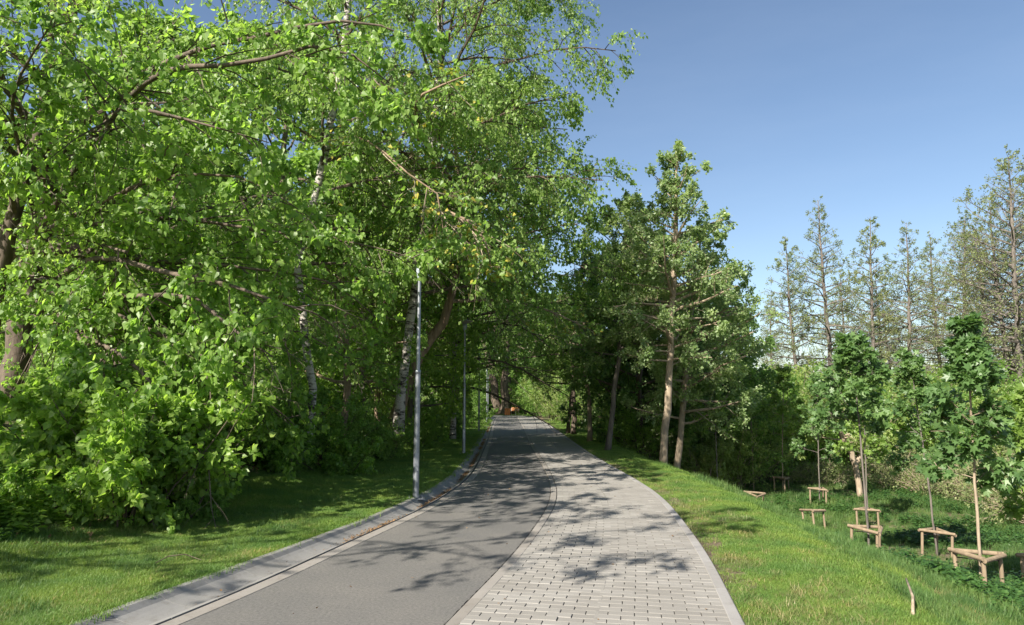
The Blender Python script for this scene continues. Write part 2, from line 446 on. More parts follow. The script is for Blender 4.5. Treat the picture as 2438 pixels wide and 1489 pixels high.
def hills():
    rng = np.random.default_rng(5)
    nx, ny = 260, 16
    xs = np.linspace(-500, 700, nx)
    V = []
    for j in range(ny):
        f = j / (ny - 1)
        y = 330 + 130 * f
        z = -2 + (20 + 6 * np.sin(xs / 90 + 1) + 4 * np.sin(xs / 37)) * np.sin(min(1, f * 1.6) * PI / 2) + (rng.random(nx) * 2.6 if j > 2 else 0)
        V.append(np.stack([xs, np.full(nx, y) + rng.random(nx) * 4, z], -1))
    i = np.arange(ny - 1)[:, None] * nx + np.arange(nx - 1)[None]
    o = mk('hills', np.concatenate(V), np.stack([i, i + 1, i + nx + 1, i + nx], -1).reshape(-1, 4), M['hill'])
    tag(o, 'low wooded hill far behind the bare alders', kind='structure')
hills()

# ------------------------------------------------------------------ path
def sweep(name, prof, y0, y1, n, mat, parent=None, cap=True, smooth=False):
    """prof(y)-> list of (x,z) closed outline; swept along y"""
    ys = np.linspace(y0, y1, n)
    P = [np.array([(x, y, z) for x, z in prof(y)]) for y in ys]
    k = len(P[0]); V = np.concatenate(P)
    i = np.arange(n - 1)[:, None] * k + np.arange(k)[None]; j = np.arange(n - 1)[:, None] * k + (np.arange(k)[None] + 1) % k
    F1 = np.stack([i, i + k, j + k, j], -1).reshape(-1, 4)
    Fs = [F1]
    if cap: Fs += [np.arange(k)[None], (np.arange(k) + (n - 1) * k)[::-1][None]]
    o = mk(name, V, Fs, mat, parent, smooth, loc=(float(V[:, 0].mean()), (y0 + y1) / 2, 0))
    return o
YS = np.concatenate([np.arange(-4, 30, .25), np.arange(30, 72.5, 1.0)])
def sheet(name, L, Rr, z, mat, parent=None, jit=0):
    l, r = L(YS), Rr(YS)
    if jit: r = r + (np.random.default_rng(3).random(len(YS)) - .5) * jit
    V = np.stack([np.stack([l, YS, np.full_like(YS, z)], -1), np.stack([r, YS, np.full_like(YS, z)], -1)], 1).reshape(-1, 3)
    i = np.arange(len(YS) - 1) * 2
    return mk(name, V, np.stack([i, i + 1, i + 3, i + 2], -1), mat, parent)
YSf = np.concatenate([np.arange(-4, 14, .035), np.arange(14, 30, .25), np.arange(30, 72.5, 1.0)])
_Y = YS; YS = YSf
a_ = sheet('asphalt_lane', C, lambda y: D(y) - .012, 0.0, M['asphalt'], jit=.014); YS = _Y
tag(a_, 'dark grey asphalt cycle lane along the left half of the path', kind='structure')
bed = sheet('paved_footpath', lambda y: D(y) - .04, lambda y: G_(y) + .02, -.012, M['sand'])
tag(bed, 'beige block paved footpath along the right half of the path', kind='structure')
# bend at the far end
def bend():
    V, n = [], 14
    xl, xr, y0 = float(A(72)), float(H(72)), 72.0
    cx = xl - 3.0
    for i in range(n + 1):
        a = i / n * R(100)
        for r in (cx - xl, cx - xr):
            V.append((cx - r * math.cos(a), y0 - r * math.sin(a) , .006))
    i = np.arange(n) * 2
    o = mk('paved_bend', V, np.stack([i, i + 1, i + 3, i + 2], -1), M['paver'])
    tag(o, 'far end of the path where it bends left under the trees', kind='structure')
bend()
# gutter
gut = empty('gutter', (float(A(8)), 8, 0)); tag(gut, 'dished concrete gutter along the grass edge of the asphalt lane', kind='structure')
def gprof(y):
    a, b = float(A(y)), float(B(y)) - .022
    w = b - a; lip = .085
    pts = [(a, -.15), (a, .030), (a + .008, .038), (a + lip - .01, .036), (a + lip, .028)]
    for t in np.linspace(.08, 1, 9):
        z = .028 - .085 * math.sin(min(t * .62, 1) * PI) ** 1 if t < .8 else None
        # asymmetric dish: steep by the lip, flat near the slot
        z = .028 - .115 * (math.sin(t * PI / 2) ** .6) if t < .55 else (.028 - .115 * (math.sin(.55 * PI / 2) ** .6)) * 1 + (t - .55) / .45 * (.0 - (.028 - .115 * (math.sin(.55 * PI / 2) ** .6)))
        pts.append((a + lip + (w - lip) * t, z))
    pts += [(b, -.15)]
    return pts
def cw(o, root):
    o.parent = root; o.location = Vector(o.location) - Vector(root.location); return o
y = -2.0
while y < 34:
    o = sweep('gutter_stone', gprof, y + .003, y + .497, 4, M['gutter'], smooth=False); cw(o, gut); y += .5
o = sweep('gutter_run', gprof, 34.0, 72, 60, M['gutter']); cw(o, gut); o['kind'] = 'stuff'
# edge strip between slot and asphalt + dark slot
def stripprof(y):
    b, c = float(B(y)) + .022, float(C(y)) - .004
    return [(b, -.15), (b, .001), (b + .003, .004), (c - .003, .004), (c, .001), (c, -.15)]
y = -2.0
while y < 34:
    o = sweep('edge_strip_stone', stripprof, y + .003, y + .997, 5, M['band']); cw(o, gut); y += 1
o = sweep('edge_strip_run', stripprof, 34.0, 72, 60, M['band']); cw(o, gut); o['kind'] = 'stuff'
o = sheet('slot_strip', lambda y: B(y) - .03, lambda y: B(y) + .03, -.03, M['slot_dark']); cw(o, gut)  # dark strip set low in the slot beside the dish
# divider band and right kerb
band = empty('divider_kerb', (float(D(8)), 8, 0)); tag(band, 'flush pale kerb between the asphalt lane and the paving', kind='structure')
def dprof(y):
    b, c = float(D(y)), float(E(y)) - .012
    return [(b, -.1), (b, .002), (b + .004, .006), (c - .004, .006), (c, .002), (c, -.1)]
kb = empty('edge_kerb', (float(H(8)), 8, 0)); tag(kb, 'narrow pale kerb between the paving and the right verge', kind='structure')
def kprof(y):
    b, c = float(G_(y)) + .008, float(H(y))
    return [(b, -.2), (b, .006), (b + .006, .012), (c - .01, .012), (c, .004), (c, -.2)]
y = -2.0
while y < 40:
    o = sweep('kerb_stone', dprof, y + .0025, y + .9975, 5, M['band']); cw(o, band)
    o = sweep('kerb_stone', kprof, y + .30, y + 1.295, 5, M['kerb']); cw(o, kb)
    y += 1
o = sweep('kerb_run', dprof, 40.0, 72, 50, M['band']); cw(o, band); o['kind'] = 'stuff'
o = sweep('kerb_run', kprof, 40.4, 72, 50, M['kerb']); cw(o, kb); o['kind'] = 'stuff'
# pavers: running bond, long side across the path
def paver_mesh():
    b = .006
    x, y2 = .5, .5
    V = np.array([[-.5,-.5,-.06],[.5,-.5,-.06],[.5,.5,-.06],[-.5,.5,-.06],[-.5,-.5,-.003],[.5,-.5,-.003],[.5,.5,-.003],[-.5,.5,-.003],
                  [-.485,-.46,.003],[.485,-.46,.003],[.485,.46,.003],[-.485,.46,.003]])
    Fq = np.array([[0,1,5,4],[1,2,6,5],[2,3,7,6],[3,0,4,7],[4,5,9,8],[5,6,10,9],[6,7,11,10],[7,4,8,11],[8,9,10,11]])
    return V, Fq
PV, PF = paver_mesh()
rngp = np.random.default_rng(11)
def pavers():
    items = []      # cx, cy, w, d, rot
    for L, Rg, ph in ((lambda y: E(y), lambda y: FM(y) - .002, 0), (lambda y: FM(y) + .002, lambda y: G_(y) + .004, 1)):
        y = 3.0 + ph * .037; row = 0
        while y < 34:
            l, r = float(L(y)), float(Rg(y))
            sl = (float((L(y + .3) + Rg(y + .3)) / 2) - float((L(y - .3) + Rg(y - .3)) / 2)) / .6
            ang = -math.atan(sl) * 1.0
            w = r - l; wp = .2
            off = (row % 2) * .1
            x = l - off if off else l
            edges = []
            # integer number of half bricks across, adapted
            nh = max(2, round(w / .1)); hb = w / nh
            e = [0] + ([1] if row % 2 else []) ; q = e[-1]
            while q < nh: q = min(q + 2, nh); e.append(q)
            for a0, b0 in zip(e[:-1], e[1:]):
                ww = (b0 - a0) * hb
                cx = l + (a0 + b0) / 2 * hb
                cyy = y + (cx - (l + r) / 2) * math.tan(ang)
                items.append((cx, cyy, ww / math.cos(ang) * 1.0 - .0045, .1 - .0025, ang))
            y += .1; row += 1
    items = np.array(items)
    vis = items[items[:, 1] > 4.75]
    o_ = np.argsort(vis[:, 1])
    near, far = vis[o_[:300]], np.concatenate([items[items[:, 1] <= 4.75], vis[o_[300:]]])
    me = None
    for c in near:
        if me is None:
            o = mk('paver', PV, PF, M['paver'], bed); me = o.data
        else:
            o = bpy.data.objects.new('paver', me); COL.objects.link(o); o.parent = bed
        dz = rngp.normal() * .0012
        o.location = (c[0], c[1], dz + .001); o.scale = (c[2], c[3], 1)
        o.rotation_euler = (rngp.normal() * .006, rngp.normal() * .004, c[4] + rngp.normal() * .006)
    n = len(far)
    V = np.repeat(PV[None], n, 0) * np.stack([far[:, 2], far[:, 3], np.ones(n)], -1)[:, None]
    c_, s_ = np.cos(far[:, 4])[:, None], np.sin(far[:, 4])[:, None]
    X = V[..., 0] * c_ - V[..., 1] * s_ + far[:, 0:1]; Yv = V[..., 0] * s_ + V[..., 1] * c_ + far[:, 1:2]
    Z = V[..., 2] + .001 + rngp.normal(size=(n, 1)) * .0012
    Fq = (PF[None] + (np.arange(n) * len(PV))[:, None, None]).reshape(-1, 4)
    o = mk('paver_field', np.stack([X, Yv, Z], -1).reshape(-1, 3), Fq, M['paver'], bed); o['kind'] = 'stuff'
    YQ = np.arange(34, 72.5, 1.0)
    l, r = E(YQ), G_(YQ)
    V = np.stack([np.stack([l, YQ, 0 * YQ + .003], -1), np.stack([r, YQ, 0 * YQ + .003], -1)], 1).reshape(-1, 3)
    i = np.arange(len(YQ) - 1) * 2
    o = mk('paver_surface', V, np.stack([i, i + 1, i + 3, i + 2], -1), M['paver'], bed); o['kind'] = 'stuff'
pavers()

# ------------------------------------------------------------------ leaves
def tmpl(kind):
    if kind == 'simple':     # folded pointed leaf
        V = np.array([[0,0,0],[.38,.42,.10],[0,1,0],[-.38,.42,.10]]); T = np.array([[0,1,2],[0,2,3]])
    elif kind == 'heart':
        V = np.array([[0,.05,0],[.34,.0,.06],[.46,.36,.10],[0,1.05,-.06],[-.46,.36,.10],[-.34,.0,.06]])
        T = np.array([[0,1,2],[0,2,3],[0,3,4],[0,4,5]])
    elif kind == 'maple':
        a = [(-150,.42),(-115,.62),(-95,.36),(-50,.80),(-25,.45),(0,1.0)]
        pts = [(r * math.sin(R(t)), r * math.cos(R(t)) + .3, -.12 * r * (abs(t) > 60) + .03) for t, r in a]
        pts += [(-x, y_, z) for x, y_, z in pts[:-1][::-1]]
        V = np.array([(0, .15, 0.05)] + pts); n = len(pts)
        T = np.array([[0, i, i + 1] for i in range(1, n)])
    elif kind == 'narrow':
        V = np.array([[0,0,0],[.17,.45,.04],[0,1,-.05],[-.17,.45,.04]]); T = np.array([[0,1,2],[0,2,3]])
    return V, T
TM = {k: tmpl(k) for k in ('simple', 'heart', 'maple', 'narrow')}
def frames(rng, dirs, droop, up):
    """leaf axes: Y along dirs+droop, Z roughly up/outward"""
    n = len(dirs)
    Yv = norm(dirs * .6 + rng.normal(size=(n, 3)) * .55 + np.array([0, 0, -droop]))
    Zr = norm(rng.normal(size=(n, 3)) * .62 + np.array([up[0] - .45, up[1] - .35, up[2]]))
    Zv = norm(Zr - (Zr * Yv).sum(1, keepdims=True) * Yv)
    return np.cross(Yv, Zv), Yv, Zv
LEAFDATA = {}
def leafmesh(name, P, X, Y, Z, s, kind, mat, parent, loc, nparts=0, partname='leaf'):
    V, T = TM[kind]
    if nparts:
        d = np.linalg.norm(P - np.array([0, 0, CAMH]), axis=1); o_ = np.argsort(d)
        step = o_[:nparts]; rest = o_[nparts:]
        me = LEAFDATA.get((kind, mat.name))
        for i in step:
            if me is None:
                o = mk(partname, V, T, mat); me = o.data; LEAFDATA[(kind, mat.name)] = me
            else:
                o = bpy.data.objects.new(partname, me); COL.objects.link(o)
            o.parent = parent
            p = P[i] - np.array(loc)
            o.matrix_basis = Matrix(((X[i,0]*s[i], Y[i,0]*s[i], Z[i,0]*s[i], p[0]), (X[i,1]*s[i], Y[i,1]*s[i], Z[i,1]*s[i], p[1]), (X[i,2]*s[i], Y[i,2]*s[i], Z[i,2]*s[i], p[2]), (0, 0, 0, 1)))
        P, X, Y, Z, s = P[rest], X[rest], Y[rest], Z[rest], s[rest]
    n = len(P)
    if n == 0: return None
    W_ = P[:, None] + s[:, None, None] * (V[None, :, 0:1] * X[:, None] + V[None, :, 1:2] * Y[:, None] + V[None, :, 2:3] * Z[:, None])
    Fq = (T[None] + (np.arange(n) * len(V))[:, None, None]).reshape(-1, 3)
    o = mk(name, (W_ - np.array(loc)).reshape(-1, 3), Fq, mat, parent)
    if nparts or n > 20: o['kind'] = 'stuff'
    return o
def polyl(rng, P0, D0, L, k, droop, wig, up=0.0):
    n = len(P0); P = np.empty((n, k + 1, 3)); P[:, 0] = P0; d = norm(D0)
    st = (L / k)[:, None]
    for i in range(k):
        P[:, i + 1] = P[:, i] + d * st
        d = norm(d + np.array([0, 0, -droop + up]) / k + rng.normal(size=(n, 3)) * wig)
    return P
def sample(P, idx, t):
    k = P.shape[1] - 1
    u = np.clip(t, 0, .9999) * k; i = u.astype(int); f = (u - i)[:, None]
    a, b = P[idx, i], P[idx, i + 1]
    return a * (1 - f) + b * f, norm(b - a)
def kids(rng, P, Lp, n_per, tmin, tmax, amin, amax, Lf, k, droop, wig, flat=0.0, up=0.0, tpow=1.0):
    n = len(P); idx = np.repeat(np.arange(n), n_per); N_ = len(idx)
    t = tmin + (tmax - tmin) * rng.random(N_) ** tpow
    p, tg = sample(P, idx, t)
    r = rng.normal(size=(N_, 3)); r[:, 2] *= (1 - flat); r = norm(r - (r * tg).sum(1, keepdims=True) * tg)
    a = amin + (amax - amin) * rng.random(N_)
    d = np.cos(a)[:, None] * tg + np.sin(a)[:, None] * r
    L = Lp[idx] * Lf * (1.15 - .75 * t) * (.6 + .8 * rng.random(N_))
    return polyl(rng, p, d, L, k, droop, wig, up), L
def resample(pts, n):
    pts = np.array(pts, float)
    s = np.concatenate([[0], np.cumsum(np.linalg.norm(np.diff(pts[:, :3], axis=0), axis=1))])
    q = np.linspace(0, s[-1], n)
    # smooth (catmull-like) via cubic-hermite per coordinate
    m = np.gradient(pts, s, axis=0)
    i = np.clip(np.searchsorted(s, q, side='right') - 1, 0, len(s) - 2)
    h = (s[i + 1] - s[i])[:, None]; t = ((q - s[i])[:, None]) / h
    return (2*t**3 - 3*t**2 + 1) * pts[i] + (t**3 - 2*t**2 + t) * h * m[i] + (-2*t**3 + 3*t**2) * pts[i+1] + (t**3 - t**2) * h * m[i+1]

def tree(name, seed, trunk, c, label=None, cat='tree', group=None, flare=1.35):
    """trunk: list of (x,y,z,r) world; c: dict of crown settings"""
    rng = np.random.default_rng(seed)
    base = np.array(trunk[0][:3])
    root = empty(name, base)
    tag(root, label, cat, group)
    T = resample(trunk, 18)
    T[1:-1, :2] += rng.normal(size=(16, 2)) * .25 * T[1:-1, 3:4]
    T[0, 3] *= flare; T[0, 2] -= .15
    mt = M[c.get('bark', 'bark')]
    V, Fs = tubes(T[None, :, :3], T[None, :, 3], None, 12, True)
    mk('trunk', V - base, Fs, mt, root, smooth=True)
    Tp = T[None, :, :3]
    H_ = T[-1, 2] - T[0, 2]
    n1 = c['n1']
    t = c['t0'] + (c.get('t1', 1.0) - c['t0']) * ((np.arange(n1) + rng.random(n1)) / n1)
    p, tg = sample(Tp, np.zeros(n1, int), t)
    az = np.arange(n1) * 2.39996 + rng.random(n1) * .9
    tt = (t - c['t0']) / (1 - c['t0'])
    el = c['el'][0] + (c['el'][1] - c['el'][0]) * tt + rng.normal(size=n1) * .13
    d = np.stack([np.cos(az) * np.cos(el), np.sin(az) * np.cos(el), np.sin(el)], -1) + np.array(c.get('bias', (0, 0, 0)))
    L = np.interp(tt, *c['prof']) * (.75 + .5 * rng.random(n1))
    P1 = polyl(rng, p, d, L, 6, c.get('droop1', .1), .10, c.get('up1', 0))
    r1 = np.interp(t, np.linspace(0, 1, 18), T[:, 3]) * .5
    r1 = np.minimum(r1, L * .022 + .006)
    if 'extra' in c:
        ex = [resample(e, 7) for e in c['extra']]
        EP = np.array([e[:, :3] for e in ex]); EL = np.array([np.linalg.norm(np.diff(e, axis=0), axis=1).sum() for e in EP])
        Ve, Fe = zip(*[tubes(resample(e, 16)[None, :, :3], resample(e, 16)[None, :, 3], None, 7, True) for e in c['extra']])
        mb = MB()
        for v, f in zip(Ve, Fe): mb.add(v - base, f)
        mb.build('bough', mt, root, smooth=True)
        rep = c.get('exrep', 3)
        P1 = np.concatenate([P1] + [EP] * rep); L = np.concatenate([L] + [np.minimum(EL, 4.5)] * rep)
    nb = n1
    V1, F1 = tubes(P1[:nb], r1, r1 * .25, 5)
    P2, L2 = kids(rng, P1, L, c['n2'], .12, 1, .5, 1.1, c.get('f2', .5), 4, c.get('droop2', .15), .12, c.get('flat', .2), tpow=.8)
    if 'thin' in c:      # short limbs carry few twigs, so tops stay loose
        kp = rng.random(len(P2)) < np.clip(L2 / (L2.mean() * c['thin']), .08, 1); P2, L2 = P2[kp], L2[kp]
    V2, F2 = tubes(P2, np.minimum(L2 * .010 + .003, .02), np.full(len(P2), .0025), 3)
    mbr = MB(); mbr.add(V1 - base, F1); mbr.add(V2 - base, F2)
    carr = [(P2, L2)]
    if c['n3']:
        P3, L3 = kids(rng, P2, L2, c['n3'], .15, 1, .4, 1.1, c.get('f3', .5), c.get('k3', 3), c.get('droop3', .2), .15)
        if c.get('twigs', True):
            V3, F3 = tubes(P3, np.full(len(P3), c.get('rt', .0035)), np.full(len(P3), .0015), 3)
            mbr.add(V3 - base, F3)
        PL = P3
    else: PL = P2
    bo = mbr.build('branches', M[c.get('twig', c.get('bark', 'bark'))], root); bo['kind'] = 'stuff'
    idx = np.repeat(np.arange(len(PL)), c['m'])
    tl = c.get('lt0', .1) + (1 - c.get('lt0', .1)) * rng.random(len(idx))
    P, tg = sample(PL, idx, tl)
    P = P + rng.normal(size=P.shape) * c['ls'] * .45
    ls = c['ls'] * (.5 + .75 * rng.random(len(P)))
    keep = P[:, 2] > ground(P[:, 0], np.minimum(P[:, 1], 89)) + c.get('clear', .06)
    if 'keep' in c: keep &= c['keep'](P)
    P, tg, ls = P[keep], tg[keep], ls[keep]
    X, Y, Z = frames(rng, tg, c.get('ldroop', .5), c.get('lup', (0, 0, .8)))
    if 'mix' in c:      # second leaf colour on a share of the leaves
        mk2, share = c['mix']; s2 = rng.random(len(P)) < share
        leafmesh('blossom' if mk2 == 'blossom' else 'new_leaves', P[s2], X[s2], Y[s2], Z[s2], ls[s2], c['kind'], M[mk2], root, base)
        P, X, Y, Z, ls = P[~s2], X[~s2], Y[~s2], Z[~s2], ls[~s2]
    leafmesh('crown', P, X, Y, Z, ls, c['kind'], M[c['leaf']], root, base, c.get('nparts', 0))
    return root
def tk(pts, Z=None):
    """trunk from pixels (px,py,Y,r)"""
    return [(*at(a, b, Y), r) for a, b, Y, r in pts]
def onground(x, y): return float(ground(x, min(y, 89)))

# ------------------------------------------------------------------ park lamps
def make_lamp():
    root = empty('park_lamp', (0, 0, 0))
    m = MB().box((0, 0, .006), (.30, .30, .012)); m.build('base_plate', M['galv'], root)
    for sx in (-1, 1):
        for sy in (-1, 1):
            b = MB().lathe([(0, .052), (.014, .052), (.014, .012)], (sx * .11, sy * .11, 0), 6); b.build('bolt', M['galv'], root)
    m = MB().lathe([(.054, .012), (.052, .25), (.046, 2.1), (.046, 2.12)], sides=16)
    lo = m.build('lower_pole', M['galv'], root, True)
    d = MB().box((0, -.0505, .62), (.065, .012, .30)); d.build('access_door', M['galv'], lo)
    m = MB().lathe([(.046, 2.12), (.05, 2.125), (.05, 2.17), (.036, 2.19)], sides=16); m.build('collar', M['galv'], root, True)
    m = MB().lathe([(.036, 2.19), (.028, 3.80)], sides=16); m.build('upper_pole', M['galv'], root, True)
    m = MB().lathe([(.028, 3.80), (.038, 3.82), (.06, 3.93), (.07, 4.04), (.0, 4.045)], sides=20); m.build('lamp_body', M['lamp_glass'], root, True)
    m = MB().lathe([(0, 4.05), (.09, 4.05), (.255, 4.115), (.26, 4.125), (.20, 4.15), (0, 4.17)], sides=32); m.build('lamp_disc', M['lamp_disc'], root, True)
    return root
LAMPS = [(990, 1180, 11.9, 'nearest grey steel park lamp, standing beside the gutter with a flat disc head among leaves'),
         (1104, 1080, 21.4, 'second park lamp along the gutter, thin grey pole in front of leafy trees'),
         (1140, 1028, 36.7, 'third park lamp along the gutter, beside a rounded green bush'),
         (1159, 1007, 51.5, 'fourth park lamp along the gutter, against the dark hollow under the trees'),
         (1162, 995, 66.0, 'farthest park lamp, tiny pole where the path bends left')]
L0 = make_lamp()
for i, (px, py, Y, lab) in enumerate(LAMPS):
    o = L0 if i == 0 else copy_tree(L0)
    x = xat(px, Y, py)
    o.location = (x, Y, onground(x, Y)); o.rotation_euler = (R(.25 * (i % 3 - 1)), 0, R(10))
    tag(o, lab, 'street lamp', 'park lamps along the gutter')

# ------------------------------------------------------------------ bench and bin at the bend
def make_bin(x, y, z):
    r = empty('litter_bin', (x, y, z)); tag(r, 'orange slatted litter bin beside the far bench', 'litter bin')
    MB().box((0, 0, .36), (.44, .44, .66)).build('liner', M['strap'], r)
    for s in range(6):
        for sy in (-1, 1):
            MB().box((-.25 + s * .1, sy * .26, .38), (.085, .03, .72)).build('slat', M['orange'], r)
            MB().box((sy * .29, -.25 + s * .1, .38), (.03, .085, .72)).build('slat', M['orange'], r)
    MB().box((0, 0, .76), (.62, .62, .04)).build('lid', M['orange'], r)
def make_bench(x, y, z, rz):
    r = empty('park_bench', (x, y, z), rz); tag(r, 'wooden park bench on pale metal legs at the far bend of the path', 'bench')
    for s in range(4): MB().box((0, -.18 + s * .12, .45), (1.7, .1, .035)).build('seat_slat', M['slat'], r)
    for s in range(3): MB().box((0, .26 + s * .03, .58 + s * .13), (1.7, .03, .1)).build('back_slat', M['slat'], r)
    for sx in (-.75, .75):
        m = MB(); m.tube([(sx, -.22, 0), (sx, -.20, .43), (sx, .22, .43), (sx, .34, .9)], .028); m.tube([(sx, .22, .43), (sx, .26, 0)], .028)
        m.tube([(sx, -.2, .43), (sx, -.2, .66), (sx, .27, .66)], .022); m.build('leg_frame', M['steel'], r)
make_bin(xat(1208, 80), 80.2, .01)
make_bench(xat(1222, 80.5), 80.6, .01, R(-55))

# ------------------------------------------------------------------ stake frames round the saplings
def make_stake(seed):
    rng = np.random.default_rng(seed)
    r = empty('tree_stake', (0, 0, 0)); s = .30
    V = [np.array([math.cos(a) * s, math.sin(a) * s, 0]) for a in (R(-90), R(30), R(150))]
    for v in V: MB().tube([v + [0, 0, -.35], v + [0, 0, .47]], .026, 10).build('post', M['stake'], r)
    for i in range(3):
        a, b = V[i], V[(i + 1) % 3]; d = (b - a) / np.linalg.norm(b - a); n = np.array([d[1], -d[0], 0]) * .035
        z = np.array([0, 0, .43 + .012 * i])
        MB().tube([a - d * .05 + n + z, b + d * .05 + n + z], .029, 10).build('rail', M['stake'], r)
        MB().tube([a + [0, 0, .36], np.array([0, 0, .38])], .008, 5).build('strap', M['strap'], r)
    return r
ST0 = make_stake(1)
# px, distance, rotation, label, tilt
STK = [(2320, 9.5, 8, 'sunlit round pole stake frame, nearest in the low meadow, around the tallest young maple', 0),
       (2476, 10.6, 50, 'tree stake frame cut by the right edge of the view', 0),
       (2222, 14.5, 60, 'stake frame with a warm sunlit left post, under the thin dark leaning maple trunk', 3),
       (2062, 13.3, 25, 'stake frame half sunk in nettles, directly in front of a grey stake frame', 4),
       (2063, 19.4, 60, 'grey stake frame standing just behind the one sunk in nettles', 0),
       (1936, 19.0, 0, 'low stake frame without a tree, only its thick front rail showing over the grass', -7),
       (1952, 23.6, 40, 'stake frame under the slender sapling on the right of the pair', 2),
       (1865, 26.6, 15, 'stake frame around the sapling with the sunlit pale trunk', 0),
       (1797, 22.0, 5, 'bare stake frame leaning in the grass right of the path verge', 6),
       (1710, 24.4, 50, 'stake frame nearest to the path, around a very thin sapling', 0)]
SP = []
for i, (px, Y, rz, lab, tl) in enumerate(STK):
    o = ST0 if i == 0 else copy_tree(ST0)
    x = xat(px, Y, 1200); z = onground(x, Y)
    o.location = (x, Y, z + .07); o.rotation_euler = (R(tl), R(tl * .5), R(rz) - math.atan2(x, Y)); SP.append((x, Y, z))
    tag(o, lab, 'tree stake', 'stake frames in the low meadow')

def sapling(seed, i, top, toppx, hw, leaf, lab, nparts=0, n1=15, n2=5, m=6, ls=.15, t0=.42, kind='maple', r=.021, extra_mix=None, base=None):
    x, Y, z = SP[i] if base is None else base
    tp = at(toppx, top, Y)
    h = tp[2] - z; hw *= .95
    tr = [(x, Y, z, r), (x + (tp[0] - x) * .3 , Y, z + h * .4, r * .85), (x + (tp[0] - x) * .7, Y, z + h * .75, r * .6), (tp[0], Y, tp[2] - .05, r * .25)]
    c = dict(n1=n1, t0=t0, el=(.25, 1.1), prof=([0, .3, .7, 1], [hw * .8, hw, hw * .6, hw * .3]), n2=n2 + 3, n3=0, f2=.55, m=m + 6, ls=ls * .62, kind=kind, leaf=leaf,
             bark='bark_tan' if i in (0, 1, 7) else 'bark_grey', ldroop=.35, lup=(0, 0, 1.1), droop1=.15, nparts=nparts, lt0=.25)
    if extra_mix: c['mix'] = extra_mix
    return tree('young_maple', seed, tr, c, lab, 'sapling', 'young maples in the low meadow', flare=1.15)
sapling(31, 0, 775, 2300, .62, 'maple', 'tallest staked young maple with large dark green leaves, nearest at the right', 280, 24, 7, 6, .15, .40, extra_mix=None)
sapling(32, 1, 930, 2452, .60, 'maple_lime', 'young maple with lime green leaves cut by the right edge of the view', 150, 18, 6, 6, .16, .30)
sapling(33, 2, 850, 2165, .75, 'maple', 'young maple on a thin dark leaning trunk left of the tallest one', 0, 20, 7, 6, .14, .40)
sapling(34, 3, 830, 2030, .85, 'maple', 'wide topped young maple with dark bluish leaves bending left', 0, 20, 8, 6, .15, .62)
sapling(35, 4, 900, 2055, .8, 'maple_lime', 'young maple behind the wide topped one, in line with it', 0, 16, 6, 6, .14, .45)
sapling(36, 6, 900, 1945, .85, 'maple', 'slender young maple whose crown hangs low on a dark stem', 0, 18, 6, 6, .15, .35)
sapling(37, 7, 880, 1866, .75, 'maple_lime', 'young maple with fresh light green crown on a pale sunlit stem', 0, 20, 7, 7, .14, .42)
sapling(38, 9, 905, 1700, .85, 'mid', 'very thin young tree nearest to the path verge, in front of the poplar trunks', 0, 18, 6, 7, .12, .5, kind='heart')
b_ = (xat(1791, 27, 1085), 27, 0); b_ = (b_[0], 27, onground(b_[0], 27))
sapling(39, 0, 890, 1785, .9, 'mid', 'thin young tree with a soft green crown, left of the sunlit pale stem', 0, 18, 6, 7, .12, .45, kind='heart', base=b_)

# ------------------------------------------------------------------ trees on the left bank
def keepL(P):
    dl = A(np.clip(P[:, 1], -10, 89)) - P[:, 0]
    zmin = np.interp(dl, [-9, -1, 0, 1.6, 2.3], [3.9, 3.9, 3.5, 1.9, 0])
    low = np.interp(dl, [-9, -1, 0, 1.6, 2.3], [3.4, 3.1, 2.3, 1.2, 0])
    zmin = np.where(P[:, 1] > 14.5, low, zmin)
    top = 2.0 + .60 * P[:, 1] + 1.2 * vnoise(P[:, 0], P[:, 1], 1.5, 9)
    return ((P[:, 2] < top) | (P[:, 1] < 6)) & (P[:, 2] > zmin + (vnoise(P[:, 0], P[:, 1], .6, 4) - .5) * .8) & ((np.hypot(P[:, 0], P[:, 1]) > 5.2) & (P[:, 1] > 4.2) | (P[:, 2] > 4.6) & (P[:, 1] < 5.2)) & ~((P[:, 1] < 13.4) & (P[:, 0] / P[:, 1] < -.665) & ((P[:, 2] - CAMH) / P[:, 1] < .075) & ((P[:, 2] - CAMH) / P[:, 1] > -.03))
tr = tk([(18, 990, 14, .27), (42, 830, 14, .24), (60, 740, 14, .23), (92, 560, 14, .2), (122, 400, 14, .18), (150, 250, 14, .15), (170, 60, 14, .11), (180, -150, 14, .05)])
